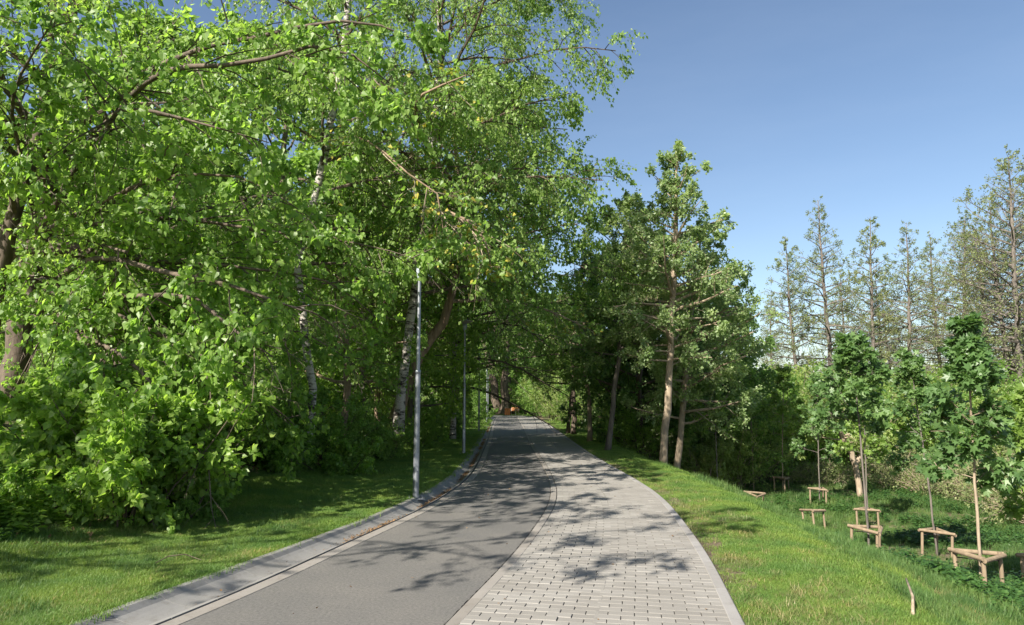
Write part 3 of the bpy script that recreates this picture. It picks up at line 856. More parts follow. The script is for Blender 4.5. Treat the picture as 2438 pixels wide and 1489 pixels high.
ex = [[(60,740,14,.10),(250,615,11,.07),(400,650,10,.055),(520,672,9.5,.04),(720,740,9,.015)],
      [(60,740,14,.09),(200,715,12,.07),(350,705,10,.055),(455,707,9.6,.045),(560,790,9.2,.028),(650,850,8.8,.012)],
      [(92,560,14,.11),(230,330,12,.09),(430,160,10,.06),(520,158,9.6,.05),(700,125,9.5,.04),(765,105,9.5,.035),(930,200,9.5,.01)],
      [(122,400,14,.11),(300,200,12,.08),(500,110,11,.06),(620,88,10,.05),(750,58,10,.04),(860,50,10,.03),(1000,100,10,.01)],
      [(60,700,14,.09),(150,760,12,.06),(250,900,10,.035),(330,1050,9,.02),(340,1190,8.6,.01)],
      [(50,740,14,.09),(200,800,11.5,.06),(350,900,9.8,.035),(450,1030,9.2,.02),(500,1120,9,.01)],
      [(70,650,14,.08),(300,760,11,.05),(520,870,10.2,.03),(640,960,10.4,.01)],
      [(92,560,14,.09),(250,480,11,.06),(420,420,9.6,.04),(600,430,9.2,.02),(740,520,9.2,.01)],
      [(122,400,14,.09),(240,330,11,.06),(330,260,9,.04),(500,300,8.6,.02),(640,340,8.6,.01)],
      [(60,740,14,.07),(300,780,12.5,.05),(560,760,12,.035),(740,800,12,.02),(860,880,12.5,.01)],
      [(60,740,14,.07),(330,840,12.5,.045),(520,900,12,.03),(640,960,12,.02),(720,1030,12.5,.01)],
      [(92,560,14,.08),(350,620,12,.05),(600,640,11.5,.035),(800,680,11.5,.02),(900,760,12,.01)],
      [(92,560,14,.08),(400,520,12,.05),(700,560,11.2,.03),(900,590,11,.015),(1015,625,11,.006)],
      [(92,560,14,.08),(60,400,11,.05),(40,200,9,.03),(120,60,8.4,.015)],
      [(122,400,14,.10),(-200,100,9,.07),(-420,-300,6,.04),(-330,-500,5,.02),(-200,-600,4.6,.01)],
      [(122,400,14,.10),(-100,0,9,.07),(-220,-200,6.4,.04),(-60,-420,5.6,.02),(100,-500,5.4,.01)]]
ex = [[(*at(a, b, Y), r * .68) for a, b, Y, r in e] for e in ex]
tree('linden_tree', 51, tr, dict(n1=15, t0=.3, el=(0, 1.0), prof=([0, .4, 1], [5, 4, 1.2]), n2=15, n3=7, f2=.42, f3=.5, m=10, ls=.10, kind='heart', leaf='linden',
     bark='bark', ldroop=.75, lup=(.2, -.4, .6), droop1=.35, droop2=.5, droop3=.5, extra=ex, exrep=2, keep=keepL, nparts=300, bias=(.25, -.2, 0)),
     'big linden with thick brown trunk at the left edge and boughs hanging to the grass', 'tree')
tr = tk([(-70, 1000, 12, .17), (-30, 800, 12, .15), (8, 610, 12, .13), (40, 480, 12, .115), (75, 370, 12, .10), (110, 200, 12, .07), (130, -50, 12, .04)])
ex = [[(30,540,12,.07),(75,538,12,.06),(120,550,12,.045),(300,600,10,.02)], [(70,380,12,.07),(105,355,12,.06),(140,345,12,.05),(300,250,10,.02)]]
ex = [[(*at(a, b, Y), r) for a, b, Y, r in e] for e in ex]
tree('linden_tree', 52, tr, dict(n1=16, t0=.35, el=(0, 1.0), prof=([0, .4, 1], [3.6, 3, 1.2]), n2=11, n3=6, f2=.45, m=8, ls=.10, kind='simple', leaf='linden_bright',
     bark='bark', ldroop=.75, lup=(.2, -.4, .6), droop1=.3, droop2=.4, droop3=.5, keep=keepL, extra=ex, exrep=1),
     'slimmer linden whose dark forked trunk leans in from the left edge', 'tree')

tr = [(-11.5, 2.6, 1.2, .16), (-11.3, 2.8, 3.5, .13), (-11.0, 3, 6, .09), (-11, 3, 8.5, .02)]
ex = [[(-11.2, 2.9, 3.6, .05), (-8.9, 2.0, 4.7, .032), (-6.6, 2.7, 5.5, .022), (-4.4, 1.7, 5.5, .014), (-2.4, 2.1, 5.7, .006)],
      [(-11.1, 3, 5, .045), (-8.2, 1.0, 5.7, .03), (-5.4, 1.8, 6.4, .02), (-2.6, 2.6, 6.6, .008)],
      [(-11.1, 3, 5, .04), (-8.4, 3.4, 6.0, .025), (-5.6, 2.8, 6.6, .016), (-2.0, 3.6, 6.4, .006)]]
tree('linden_tree', 53, tr, dict(n1=12, t0=.5, el=(0, 1.0), prof=([0, .4, 1], [2.0, 2.0, .8]), n2=14, n3=7, f2=.35, m=11, ls=.10, kind='simple', leaf='linden',
     bark='bark', ldroop=.6, keep=keepL, extra=ex, exrep=1),
     'linden on the left bank before the view begins, its boughs shading the near path', 'tree')

BIR = dict(el=(.15, 1.15), kind='simple', leaf='birch', bark='birch_bark', twig='twig', ldroop=1.0, lup=(.2, -.2, .3), droop1=.45, droop2=1.1, droop3=1.3,
           n3=7, f2=.42, f3=.75, m=15, ls=.088, keep=keepL, rt=.003)
tr = tk([(703, 1110, 15.5, 0.107), (738, 1035, 15.5, 0.094), (742, 900, 15.5, 0.090), (722, 760, 15.5, 0.090), (709, 640, 15.5, 0.090), (745, 480, 15.5, 0.090), (776, 340, 15.5, 0.094), (800, 240, 15.5, 0.082), (815, 150, 15.5, .09), (835, -100, 15.5, .06), (850, -350, 15.5, .02)])
tree('birch_tree', 61, tr, dict(BIR, n1=34, t0=.30, prof=([0, .3, .7, 1], [2.6, 3.6, 3, 1]), n2=13, bias=(.1, -.1, 0)),
     'white barked birch with a leaning foot at the back of the left lawn', 'tree', 'birches')
tr = tk([(948, 1022, 18.5, .13), (972, 820, 18.5, .12), (1015, 500, 18.5, .105), (1041, 200, 18.5, .10), (1050, -50, 18.5, .07), (1060, -300, 18.5, .02)])
tree('birch_tree', 62, tr, dict(BIR, n1=56, t0=.22, prof=([0, .25, .6, 1], [3.9, 4.5, 5.0, 5.0]), n2=16, m=17, ls=.10, bias=(.34, -.1, 0)),
     'tall weeping birch hanging over the path, its crown ending against the blue sky', 'tree', 'birches')
tr = tk([(1078, 1035, 25, .095), (1082, 800, 25, .09), (1110, 500, 25, .08), (1130, 360, 25, .06), (1145, 230, 25, .02)])
tree('birch_tree', 63, tr, dict(BIR, n1=36, t0=.2, prof=([0, .3, .6, 1], [5.8, 6.0, 4.6, 1.6]), n2=12, m=12, ls=.12, bias=(.46, -.1, 0)),
     'birch behind the weeping one, with loose sprigs standing out against the sky', 'tree', 'birches')

tr = tk([(1085, 1020, 33, .15), (1090, 850, 33, .14), (1105, 700, 33, .12), (1120, 560, 33, .08), (1130, 440, 33, .02)])
tree('broadleaf_tree', 64, tr, dict(n1=34, t0=.15, el=(0, 1.0), prof=([0, .3, .7, 1], [6.2, 6.4, 4.5, 1.5]), n2=11, n3=6, f2=.42, m=10, ls=.12, kind='simple', leaf='mid', bark='bark_warm', twig='bark',
     ldroop=.5, droop1=.2, droop2=.3, droop3=.4, keep=keepL, bias=(.42, -.1, 0)), 'spreading broadleaf tree past the second lamp, its crown arching low over the path', 'tree', 'leafy trees beside the far lamps')

# leaning maple with yellow blossom
tr = tk([(925, 1040, 20, .22), (958, 950, 20, .18), (985, 870, 20, .16), (1012, 825, 20, .16), (1048, 778, 20, .14), (1085, 650, 20, .11), (1090, 450, 20, .08), (1080, 250, 20, .04)])
ex = [[(1085,650,20,.05),(980,430,17,.035),(825,322,14.5,.024),(900,350,13.5,.022),(960,405,13,.019),(1040,460,13,.015),(1060,560,13,.01),(1110,620,13,.006)],
      [(1085,650,20,.08),(1120,540,15,.05),(1060,500,13.5,.03),(1150,560,13,.02),(1170,640,13,.01)],
      [(1090,450,20,.07),(1000,300,15,.045),(1000,230,13.5,.03),(1110,180,13,.015)]]
ex = [[(*at(a, b, Y), r) for a, b, Y, r in e] for e in ex]
tree('maple_tree', 71, tr, dict(n1=20, t0=.4, el=(.1, 1.0), prof=([0, .5, 1], [3.5, 3, 1.2]), n2=9, n3=5, f2=.45, m=6, ls=.11, kind='heart', leaf='mid', bark='bark_warm', twig='bark_tan',
     ldroop=.4, droop1=.2, droop2=.2, keep=keepL, extra=ex, exrep=3, mix=('blossom', .16), bias=(.1, -.2, 0)),
     'leaning maple with a thick forked brown trunk and yellow blossom behind the nearest lamp', 'tree')

# ---- broadleaf variants, copied along the bank and in the woods
BL = dict(el=(.05, 1.1), kind='simple', ldroop=.55, lup=(.1, -.2, .6), droop1=.2, droop2=.3, droop3=.4)
def proto(name, seed, h, r, spec, lab, cat='tree', group=None):
    rng = np.random.default_rng(seed)
    b = [(0, 0, -.1, r), (rng.normal() * .15, rng.normal() * .15, h * .3, r * .8), (rng.normal() * .3, rng.normal() * .2, h * .65, r * .55), (rng.normal() * .3, 0, h, r * .15)]
    sv = spec.pop('keepw', None)
    return tree(name, seed, b, dict(spec, clear=-99), lab, cat, group, flare=1.5)
ORD = ['leftmost', 'second', 'third', 'fourth', 'fifth', 'sixth', 'seventh', 'eighth', 'ninth', 'tenth', 'eleventh', 'twelfth', 'thirteenth', 'fourteenth', 'fifteenth']
def orl(i, s): return (ORD[i] + ' ' + s) if i == 0 else (ORD[i] + ' ' + s + ', counted from the left')
USED = set()
def place(pr, x, y, rz, sc, label=None, group=None, z=None, tilt=(0, 0)):
    o = pr if pr.name not in USED else copy_tree(pr)
    USED.add(pr.name)
    o.location = (x, y, (onground(x, y) if z is None else z) - .05)
    o.rotation_euler = (tilt[0], tilt[1], rz); o.scale = (sc, sc, sc) if not hasattr(sc, '__len__') else sc
    if label: o['label'] = label
    if group: o['group'] = group
    return o
vA = proto('broadleaf_tree', 81, 12, .17, dict(BL, n1=30, t0=.22, prof=([0, .3, .7, 1], [3.6, 4.4, 3.2, 1]), n2=11, n3=7, f2=.5, m=10, ls=.15, leaf='mid', bark='bark_warm', kind='simple'), 'x')
vB = proto('broadleaf_tree', 82, 11, .15, dict(BL, n1=28, t0=.18, prof=([0, .3, .7, 1], [3.2, 4.2, 3.4, 1]), n2=11, n3=7, f2=.5, m=10, ls=.15, leaf='linden_bright', bark='bark_grey'), 'x')
row = [(vA, 815, 17.8, .72, 'broadleaf tree on a straight brown trunk just right of the leaning birch foot'),
       (vB, 874, 20.5, .75, 'slim grey broadleaf tree left of the leaning maple'),
       (vA, 897, 22.5, .72, 'slim brown broadleaf tree close behind the leaning maple'),
       (vB, 968, 23.5, .8, 'broadleaf tree standing right of the leaning maple trunk, behind the nearest lamp')]
for i, (p, px, Y, s_, lab) in enumerate(row):
    place(p, xat(px, Y, 1000), Y, i * 2.1, s_ * .9, lab, 'broadleaf trees on the left bank')
for i, (px, Y, s_) in enumerate([(1010, 29, .8), (1050, 43, .75), (1072, 53, .8), (1090, 64, .85), (1105, 78, 1.0)]):
    place([vA, vB][i % 2], xat(px, Y, 1000) - .8, Y, i * 1.7 + 1, s_, orl(i, 'leafy tree in the row beside the far lamps'), 'leafy trees beside the far lamps')
wA = proto('woodland_tree', 83, 14, .2, dict(BL, n1=34, t0=.08, prof=([0, .3, .7, 1], [4.0, 4.8, 3.6, 1.2]), n2=10, n3=5, f2=.5, m=14, ls=.21, leaf='mid', bark='bark'), 'x')
wB = proto('woodland_tree', 84, 13, .2, dict(BL, n1=32, t0=.05, prof=([0, .3, .7, 1], [4.2, 5.0, 3.6, 1.2]), n2=10, n3=5, f2=.5, m=14, ls=.21, leaf='linden', bark='bark_grey'), 'x')
rngw = np.random.default_rng(9)
wl = []
for (Y, x0, x1, st, s_) in ((26, -22, -9, 5, .75), (34, -32, -8, 6, .85), (46, -44, -9, 7, 1.0), (62, -60, -9, 9, 1.15), (80, -75, -9, 11, 1.3)):
    x = x0
    while x < x1:
        wl.append((x + rngw.normal() * .8, Y + rngw.normal() * 1.5, s_ * (.9 + .25 * rngw.random()))); x += st
wl += [(-8.6, 24.5, 1.0), (-6.6, 27.5, .85), (-12.5, 22.5, .9)]
for i, (x, Y, s_) in enumerate(wl):
    place([wA, wB][i % 2], x, Y, rngw.random() * 6, s_, 'leafy tree of the wood that closes the view behind the left bank', 'woodland trees behind the left bank')
# far wood closing the end of the path
for i, (px, Y, s_) in enumerate([(1120, 94, 1.1), (1165, 98, 1.3), (1222, 100, 1.3), (1262, 95, 1.1), (1305, 98, 1.1), (1350, 90, .9), (1395, 84, .9), (1150, 112, 1.5), (1215, 116, 1.5), (1290, 112, 1.4)]):
    place([wA, wB][i % 2], xat(px, Y), Y, rngw.random() * 6, s_, orl(i, 'woodland tree closing the end of the path') if i < 7 else ('taller woodland tree in the last row at the end of the path'), 'woodland trees at the end of the path', z=-.2)
vD = proto('old_tree', 85, 16, .55, dict(BL, n1=26, t0=.4, prof=([0, .4, 1], [5, 5, 1.5]), n2=9, n3=5, f2=.5, m=10, ls=.2, leaf='dark', bark='bark'), 'x')
place(vD, xat(1184, 86), 86, 0, 1.0, 'old tree with a thick dark trunk leaning left, behind the far bench', 'old trees behind the far bench', z=0, tilt=(0, R(-9)))
place(vD, xat(1201, 85), 85, 2, 1.05, 'old tree with the straightest dark trunk, directly behind the orange bin', 'old trees behind the far bench', z=0)
place(vD, xat(1213, 88), 88, 4, 1.0, 'third old dark trunk, just right behind the orange bin', 'old trees behind the far bench', z=0)

# ------------------------------------------------------------------ trees right of the path
def rtree(name, seed, pts, spec, lab, group=None, dz=True):
    tr = tk(pts); z = onground(tr[0][0], tr[0][1]); b = list(tr[0]); b[2] = z; tr[0] = tuple(b)
    return tree(name, seed, tr, spec, lab, 'tree', group)
AL = dict(thin=1.25, el=(.1, .7), kind='simple', leaf='poplar', bark='bark_tan', ldroop=.2, lup=(-.2, -.3, .6), droop1=.05, droop2=.15, n3=7, f2=.42, f3=.55, m=12, ls=.10, up1=.15)
rtree('alder_tree', 91, [(1576,1090,21.5,.125),(1592,930,21.5,.11),(1600,740,21.5,.095),(1608,560,21.5,.08),(1610,345,21.5,.012)],
      dict(AL, n1=66, t0=.3, prof=([0, .2, .5, .8, 1], [1.2, 2.3, 1.8, 1.0, .15]), n2=8, m=10, ls=.10), 'tallest alder right of the path, pale reddish trunk rising to a pointed top', 'alders right of the path')
rtree('alder_tree', 92, [(1612,1092,24,.12),(1628,950,24,.105),(1637,820,24,.12),(1655,680,24,.07),(1670,550,24,.02)],
      dict(AL, n1=46, t0=.22, prof=([0, .3, .7, 1], [2.0, 2.6, 1.8, .5]), n2=10, bias=(.15, 0, 0)), 'alder with the second pale trunk, just right of the tallest one', 'alders right of the path')
rtree('alder_tree', 93, [(1445,1065,24,.10),(1462,940,24,.085),(1482,760,24,.075),(1488,620,24,.07),(1492,475,24,.02)],
      dict(AL, n1=42, t0=.35, prof=([0, .3, .7, 1], [1.3, 1.9, 1.5, .4]), n2=9, bark='bark_grey'), 'grey alder leaning right, left of the tallest one', 'alders right of the path')
rtree('alder_tree', 94, [(1403,1045,29,.11),(1404,980,29,.09),(1393,870,29,.08),(1390,720,29,.05),(1392,600,29,.02)],
      dict(AL, n1=34, t0=.3, prof=([0, .4, 1], [1.6, 2.0, .6]), n2=9, leaf='mid'), 'thin crooked alder beside the middle of the path', 'alders right of the path')
rtree('alder_tree', 95, [(1366,1022,35,.14),(1364,940,35,.12),(1366,860,35,.10),(1350,720,35,.03)],
      dict(AL, n1=34, t0=.35, prof=([0, .4, 1], [2.4, 2.6, .8]), n2=9, leaf='willow', bark='bark'), 'dark thin tree in a clump of three beside the path', 'thin trees in a clump')
rtree('alder_tree', 96, [(1352,1018,36,.10),(1362,940,36,.09),(1372,860,36,.07),(1400,700,36,.03)],
      dict(AL, n1=30, t0=.35, prof=([0, .4, 1], [2.2, 2.4, .8]), n2=8, leaf='willow', bark='bark'), 'left stem of the clump of three thin trees', 'thin trees in a clump')
dA = proto('hornbeam_tree', 86, 9.5, .16, dict(BL, thin=1.1, n1=38, t0=.06, prof=([0, .3, .7, 1], [2.4, 2.6, 1.9, .5]), n2=10, n3=6, f2=.5, m=12, ls=.15, leaf='dark', bark='bark', droop1=.05, up1=.1), 'x')
for i, (px, Y, s_, lab) in enumerate([(1535, 27.5, .98, 'dense dark tree filling the gap between the grey alder and the tallest one'),
        (1470, 30.5, .92, 'dense dark tree behind the grey leaning alder'),
        (1655, 29, .8, 'dense dark tree behind the second pale trunk'),
        (1710, 30, .92, 'dense dark tree at the right shoulder of the alder group'),
        (1735, 33, .85, 'dense dark tree at the right end of the alder group, against the sky'),
        (1590, 32, .96, 'tall dark tree behind the top of the tallest alder')]):
    x = xat(px, Y, 1000); place(dA, x, Y, i * 1.3, s_, lab, 'dense dark trees behind the alders')

# sparse alders against the sky
SA = dict(thin=1.3, el=(-.05, .75), kind='simple', leaf='olive', bark='bark_grey', ldroop=.1, lup=(0, -.2, .5), droop1=-.05, droop2=.1, n3=6, f2=.5, f3=.6, m=5, ls=.105, rt=.0065, k3=2, flat=.5)
def sproto(seed, h, r, lean, spec): 
    rng = np.random.default_rng(seed)
    return tree('bare_alder', seed, [(0, 0, -.1, r), (lean * .2, 0, h * .35, r * .8), (lean * .5, .1, h * .7, r * .5), (lean, 0, h, r * .1)], dict(SA, clear=-99, **spec), 'x', 'tree', None)
sA = sproto(101, 18, .20, .3, dict(n1=84, t0=.2, prof=([0, .3, .6, 1], [3.2, 3.0, 2.1, .4]), n2=9))
sB = sproto(102, 16, .17, -.6, dict(n1=70, t0=.22, prof=([0, .3, .6, 1], [2.4, 2.6, 1.8, .35]), n2=8))
sC = sproto(103, 18, .22, -.9, dict(n1=90, t0=.25, prof=([0, .3, .6, 1], [3.6, 4.2, 3.2, .6]), n2=10))
sA.children[2].data if False else None
spl = [(sB, 1900, 46, .88, 575, 'leaning thin alder, leftmost of the sparse ones against the sky', 1.0, R(5)),
       (sA, 1980, 47, 1, 478, 'fuller sparse alder with dense dark top, second of the row against the sky', 2.0, 0),
       (sB, 2078, 52, 1, 520, 'narrow sparse alder with a bare straight trunk in the middle of the row', 3.1, 0),
       (sB, 2098, 56, .9, 640, 'thin half bare alder hidden behind the narrow one', 4.1, 0),
       (sA, 2162, 50, .95, 540, 'sparse alder with a dark trunk right of the narrow one', 5.0, R(-2)),
       (sB, 2128, 55, .8, 700, 'thin dark stem between two sparse alders', .5, R(2)),
       (sA, 2240, 58, 1, 560, 'pale feathery alder behind, left of the big group at the right', .9, 0),
       (sC, 2300, 54, 1, 520, 'broad feathery alder left of the tallest sparse one', 2.4, 0),
       (sC, 2425, 44, 1, 375, 'tallest sparse alder, at the right edge against the sky', 3.4, 0),
       (sA, 2400, 47, 1, 470, 'pale trunked alder close to the tallest sparse one', 1.5, 0),
       (sA, 2360, 52, 1, 540, 'middle alder of the big group at the right edge', 2.9, 0),
       (sC, 2520, 48, 1, 450, 'alder beyond the right edge whose branches reach into view', 4.9, 0),
       (sB, 1835, 52, .9, 700, 'small feathery alder beside the dark alder group', 2.2, 0),
       (sB, 2010, 60, .9, 640, 'thin pale alder between the fuller sparse one and the narrow one', 3.9, 0)]
for i, (p, px, Y, s_, top, lab, rz, tl) in enumerate(spl):
    x = xat(px, Y, 900); zt = at(px, top, Y)[2]; h = 18 if p in (sA, sC) else 16
    k = (zt + 1.8) / h
    o = place(p, x, Y, rz, (k * .95, k * .95, k), lab, 'sparse alders against the sky', z=-1.75)
    o.rotation_euler = (0, -tl if tl else 0, rz)

# ------------------------------------------------------------------ shrubs
def shrub(name, seed, h, w, nst, spec, lab='x', cat='shrub', group=None):
    rng = np.random.default_rng(seed)
    root = empty(name, (0, 0, 0)); tag(root, lab, cat, group)
    az = rng.random(nst) * 2 * PI; sp = rng.random(nst) ** .6
    el = PI / 2 - sp * math.atan2(w, h) * 1.1
    d = np.stack([np.cos(az) * np.cos(el), np.sin(az) * np.cos(el), np.sin(el)], -1)
    P0 = np.stack([np.cos(az) * sp * w * .25, np.sin(az) * sp * w * .25, np.full(nst, -.1)], -1)
    L = np.full(nst, math.hypot(h, w * .5)) * (.7 + .35 * rng.random(nst))
    P1 = polyl(rng, P0, d, L, 6, spec.get('droop', .35), .1)
    V1, F1 = tubes(P1, L * .006 + .004, L * .001 + .002, 5)
    mk('stems', V1, F1, M[spec.get('bark', 'twig')], root)['kind'] = 'stuff'
    P2, L2 = kids(rng, P1, L, spec['n2'], .12, 1, .5, 1.2, .38, 4, .25, .13)
    V2, F2 = tubes(P2, np.full(len(P2), spec.get('rt', .004)), np.full(len(P2), .0015), 3)
    mk('twigs', V2, F2, M[spec.get('bark', 'twig')], root)['kind'] = 'stuff'
    P3, L3 = kids(rng, P2, L2, spec['n3'], .1, 1, .4, 1.2, .5, 2, .2, .12)
    idx = np.repeat(np.arange(len(P3)), spec['m'])
    P, tg = sample(P3, idx, rng.random(len(idx)))
    P += rng.normal(size=P.shape) * spec['ls'] * .4
    k = P[:, 2] > -.05; P, tg = P[k], tg[k]
    X, Y, Z = frames(rng, tg, spec.get('ldroop', .4), (.1, -.3, .8))
    if len(P): leafmesh('foliage', P, X, Y, Z, spec['ls'] * (.6 + .7 * rng.random(len(P))), spec['kind'], M[spec['leaf']], root, (0, 0, 0))
    return root
hA = shrub('leafy_shrub', 201, 2.0, 1.3, 16, dict(n2=9, n3=6, m=7, ls=.085, kind='heart', leaf='linden_bright'))
hB = shrub('leafy_shrub', 202, 1.1, 1.3, 20, dict(n2=9, n3=5, m=7, ls=.07, kind='heart', leaf='linden'))
hC = shrub('leafy_shrub', 203, 2.4, 2.0, 18, dict(n2=10, n3=6, m=9, ls=.09, kind='simple', leaf='mid'))
def lp(px, Y): x = xat(px, Y, 1150); return x, Y
shl = [(hA, 420, 9.6, 1.0, 'bright green linden suckers right of the low boughs, beside bare soil'),
       (hA, 300, 9.0, 1.0, 'tallest bright sucker bush at the edge of the near lawn'),
       (hB, 215, 8.9, .75, 'low bush spilling onto the near lawn under the linden boughs'),
       (hB, 40, 8.6, .75, 'low bush at the left edge of the near lawn'),
       (hA, 190, 10, 1.0, 'yellowish green sucker bush under the big linden boughs'),
       (hB, -20, 9.6, .6, 'bush cut by the left edge, in front of the linden trunk'),
       (hA, 520, 13.2, .85, 'sucker bush standing behind the patch of bare soil'),
       (hB, 468, 9.6, .4, 'small dark tuft of leaves alone on the bare soil'),
       (hB, 620, 14.5, .9, 'low bush left of the leaning birch foot'),
       (hC, 780, 17, .62, 'wide bright bush right of the leaning birch foot'),
       (hC, 850, 18.5, .62, 'wide bright bush in front of the slim grey broadleaf trees'),
       (hB, 800, 15.5, .9, 'low bush with dead twigs right of the birch foot'),
       (hC, 905, 19, .5, 'bush at the foot of the leaning maple'),
       (hC, 985, 24, .55, 'bush behind the nearest lamp pole'),
       (hC, 1035, 30, .8, 'bush between the nearest and the second lamp'),
       (hC, 1123, 41, .72, 'rounded upright bush between the second and third lamp'),
       (hC, 700, 19, .9, 'tall bush behind the birch trunk'),
       (hC, 600, 16, .9, 'bush behind the sucker bushes, left of the birch'),
       (hC, 480, 15, .95, 'dense bush deep behind the hanging linden boughs'),
       (hC, 330, 15, .95, 'dense bush right of the thick linden trunk'),
       (hC, 130, 16, .8, 'bush on the bank right beside the thick linden trunk'),
       (hC, 20, 19, .8, 'bush on top of the bank behind the thick linden trunk'),
       (hC, 1075, 48, 1.1, 'bush under the trees beside the third lamp'),
       (hC, 1100, 60, 1.2, 'bush under the trees beside the fourth lamp'),
       (hC, 940, 28, 1.0, 'bush behind the leaning maple')]
for i, (p, px, Y, s_, lab) in enumerate(shl):
    x, Y = lp(px, Y); place(p, x, Y, i * 1.9, s_, lab, 'shrubs on the left bank')
tA = shrub('thicket_shrub', 211, 4.2, 2.6, 20, dict(n2=10, n3=7, m=8, ls=.12, kind='simple', leaf='mid', rt=.006, droop=.3))
tB = shrub('thicket_shrub', 212, 3.8, 2.6, 22, dict(n2=10, n3=6, m=7, ls=.12, kind='simple', leaf='willow', rt=.006, bark='bark_tan', droop=.4))
tC = shrub('thicket_shrub', 213, 2.0, 2.2, 26, dict(n2=14, n3=3, m=3, ls=.09, kind='simple', leaf='olive', rt=.006, bark='bark_tan', droop=.8))
rl = []
px = 1790
i = 0
while px < 2560:
    rl.append((tA if i % 2 else tB, px, 31 + 3 * rngw.random(), .95 + .25 * rngw.random())); rl.append((tB if i % 2 else tA, px + 20, 38 + 4 * rngw.random(), 1.2 + .3 * rngw.random()))
    px += 62; i += 1
for i, (p, px, Y, s_) in enumerate(rl):
    x = xat(px, Y, 1000); place(p, x, Y, rngw.random() * 6, s_, orl(i // 2, 'broad bush in the ' + ('back' if i % 2 else 'front') + ' row of the meadow thicket'), 'bushes of the meadow thicket')
for i, (px, Y, s_) in enumerate([(1850, 29.5, .7), (1960, 29, .7), (2120, 28.5, .8), (2210, 26, .8), (2290, 24, .8), (2360, 22.5, .85), (2430, 21, .85), (2490, 19, .9), (2160, 30, .9), (2330, 28, .9), (2400, 27, 1), (2470, 24, .9)]):
    x = xat(px, Y, 1100); place(tC, x, Y, rngw.random() * 6, s_, orl(sorted([1850,1960,2120,2210,2290,2360,2430,2490,2160,2330,2400,2470]).index(px), 'tangle of brownish brush at the edge of the meadow'), 'brush along the edge of the meadow')
# willows and scrub right of the far path
wl2 = [(1300, 72, 1.15), (1325, 63, 1.1), (1345, 56, 1.0), (1385, 50, .95), (1410, 44, .85), (1280, 80, 1.2), (1250, 88, 1.3), (1440, 40, .9), (1375, 62, 1.5), (1330, 78, 1.6), (1235, 96, 1.5), (1460, 34, .7), (1510, 27, .6), (1655, 27, .6), (1720, 27.5, .7), (1765, 29, .8)]
for i, (px, Y, s_) in enumerate(wl2):
    x = xat(px, Y, 1000) + .4; place(tB if i % 3 else tA, x, Y, rngw.random() * 6, s_, orl(sorted(q[0] for q in wl2[:11]).index(px), 'light green scrub bush beside the far path') if i < 11 else orl(i - 11, 'scrub bush under the alders'), 'scrub beside the far path' if i < 11 else 'scrub under the alders')
# second line behind the alders closes the horizon
for i in range(12):
    px = 1800 + i * 62; Y = 62 + 4 * (i % 3); x = xat(px, Y, 950)
    place(tB if i % 2 else tA, x, Y, i, 1.25, orl(i, 'distant bush below the sparse alders'), 'distant bushes below the sparse alders', z=-1.8)
# leaning forked trunk in the meadow
tr = tk([(2048, 1150, 25, .11), (2030, 1090, 25, .10), (2005, 1040, 25, .09), (1985, 990, 25, .07), (1970, 930, 25, .03)])
z0 = onground(tr[0][0], 25); tr[0] = (tr[0][0], 25, z0, .10)
ex = [[(*at(a, b, Y), r) for a, b, Y, r in e] for e in [[(2036,1108,25,.09),(2050,1080,25,.07),(2048,1050,25,.05),(2070,960,25,.02)], [(2010,1045,25,.05),(2040,1030,24.8,.03),(2060,1060,24.6,.012)]]]
tree('willow_tree', 98, tr, dict(n1=16, t0=.5, el=(.1, 1), prof=([0, 1], [1.8, .9]), n2=8, n3=4, m=6, ls=.11, kind='simple', leaf='willow', bark='bark_tan', extra=ex, exrep=1),
     'old leaning willow with a forked bare tan trunk at the back of the meadow', 'tree')

# ------------------------------------------------------------------ sticks and litter
st = MB().tube([at(2086, 1489, 5.9) * 0 + (x_, y_, onground(x_, y_) + h_) for x_, y_, h_ in ((3.22, 5.75, .05), (3.36, 5.98, .14), (3.48, 6.28, .22))], [.013, .012, .008], 6)
tag(st.build('dead_branch', M['bark_tan'], smooth=True), 'dry pale stick poking up from the right slope at the bottom of the view', 'stick')
a1 = [(xat(p, Y, 1330), Y) for p, Y in ((362, 7.0), (400, 7.15), (440, 7.2), (480, 7.12))]
tag(MB().tube([(x_, y_, onground(x_, y_) + h_) for (x_, y_), h_ in zip(a1, (.03, .08, .09, .05))], [.006, .006, .005, .003], 5).build('fallen_twig', M['twig']), 'thin curved twig lying on the near left lawn', 'twig')
def litter(name, n, fx, size, mat, lab, seed):
    rng = np.random.default_rng(seed)
    P = fx(rng, n); X, Y, Z = frames(rng, rng.normal(size=(len(P), 3)) * np.array([1, 1, .1]), 0, (0, 0, 3.5))
    o = leafmesh(name, P, X, Y, Z, size * (.5 + rng.random(len(P))), 'simple', mat, None, (0, 0, 0)); tag(o, lab, name.replace('_', ' '), kind='stuff')
def fgut(rng, n):
    y = 5.5 + rng.random(n) ** .8 * 45
    cl = vnoise(y, y * 0, 1.1, 7)
    keep = rng.random(n) < S((cl - .42) / .25) * S((y - 7.0) / 2) + .02
    y = y[keep]; a, b = A(y), B(y); f = .66 + rng.normal(size=len(y)) * .10
    x = a + (b - a) * np.clip(f, .3, .93)
    return np.stack([x, y, -.062 + .1 * np.maximum(f - .72, 0) + .004 + rng.random(len(y)) * .02], -1)
litter('leaf_litter', 26000, fgut, .020, M['litter'], 'brown fallen bud scales and leaves gathered in the gutter', 5)
def fpath(rng, n):
    y = 5 + rng.random(n) ** 1.6 * 20; t = rng.random(n)
    return np.stack([C(y) + (G_(y) - C(y)) * t, y, np.full(n, .010)], -1)
litter('path_debris', 90, fpath, .026, M['litter'], 'scattered tiny brown scraps lying on the path', 6)
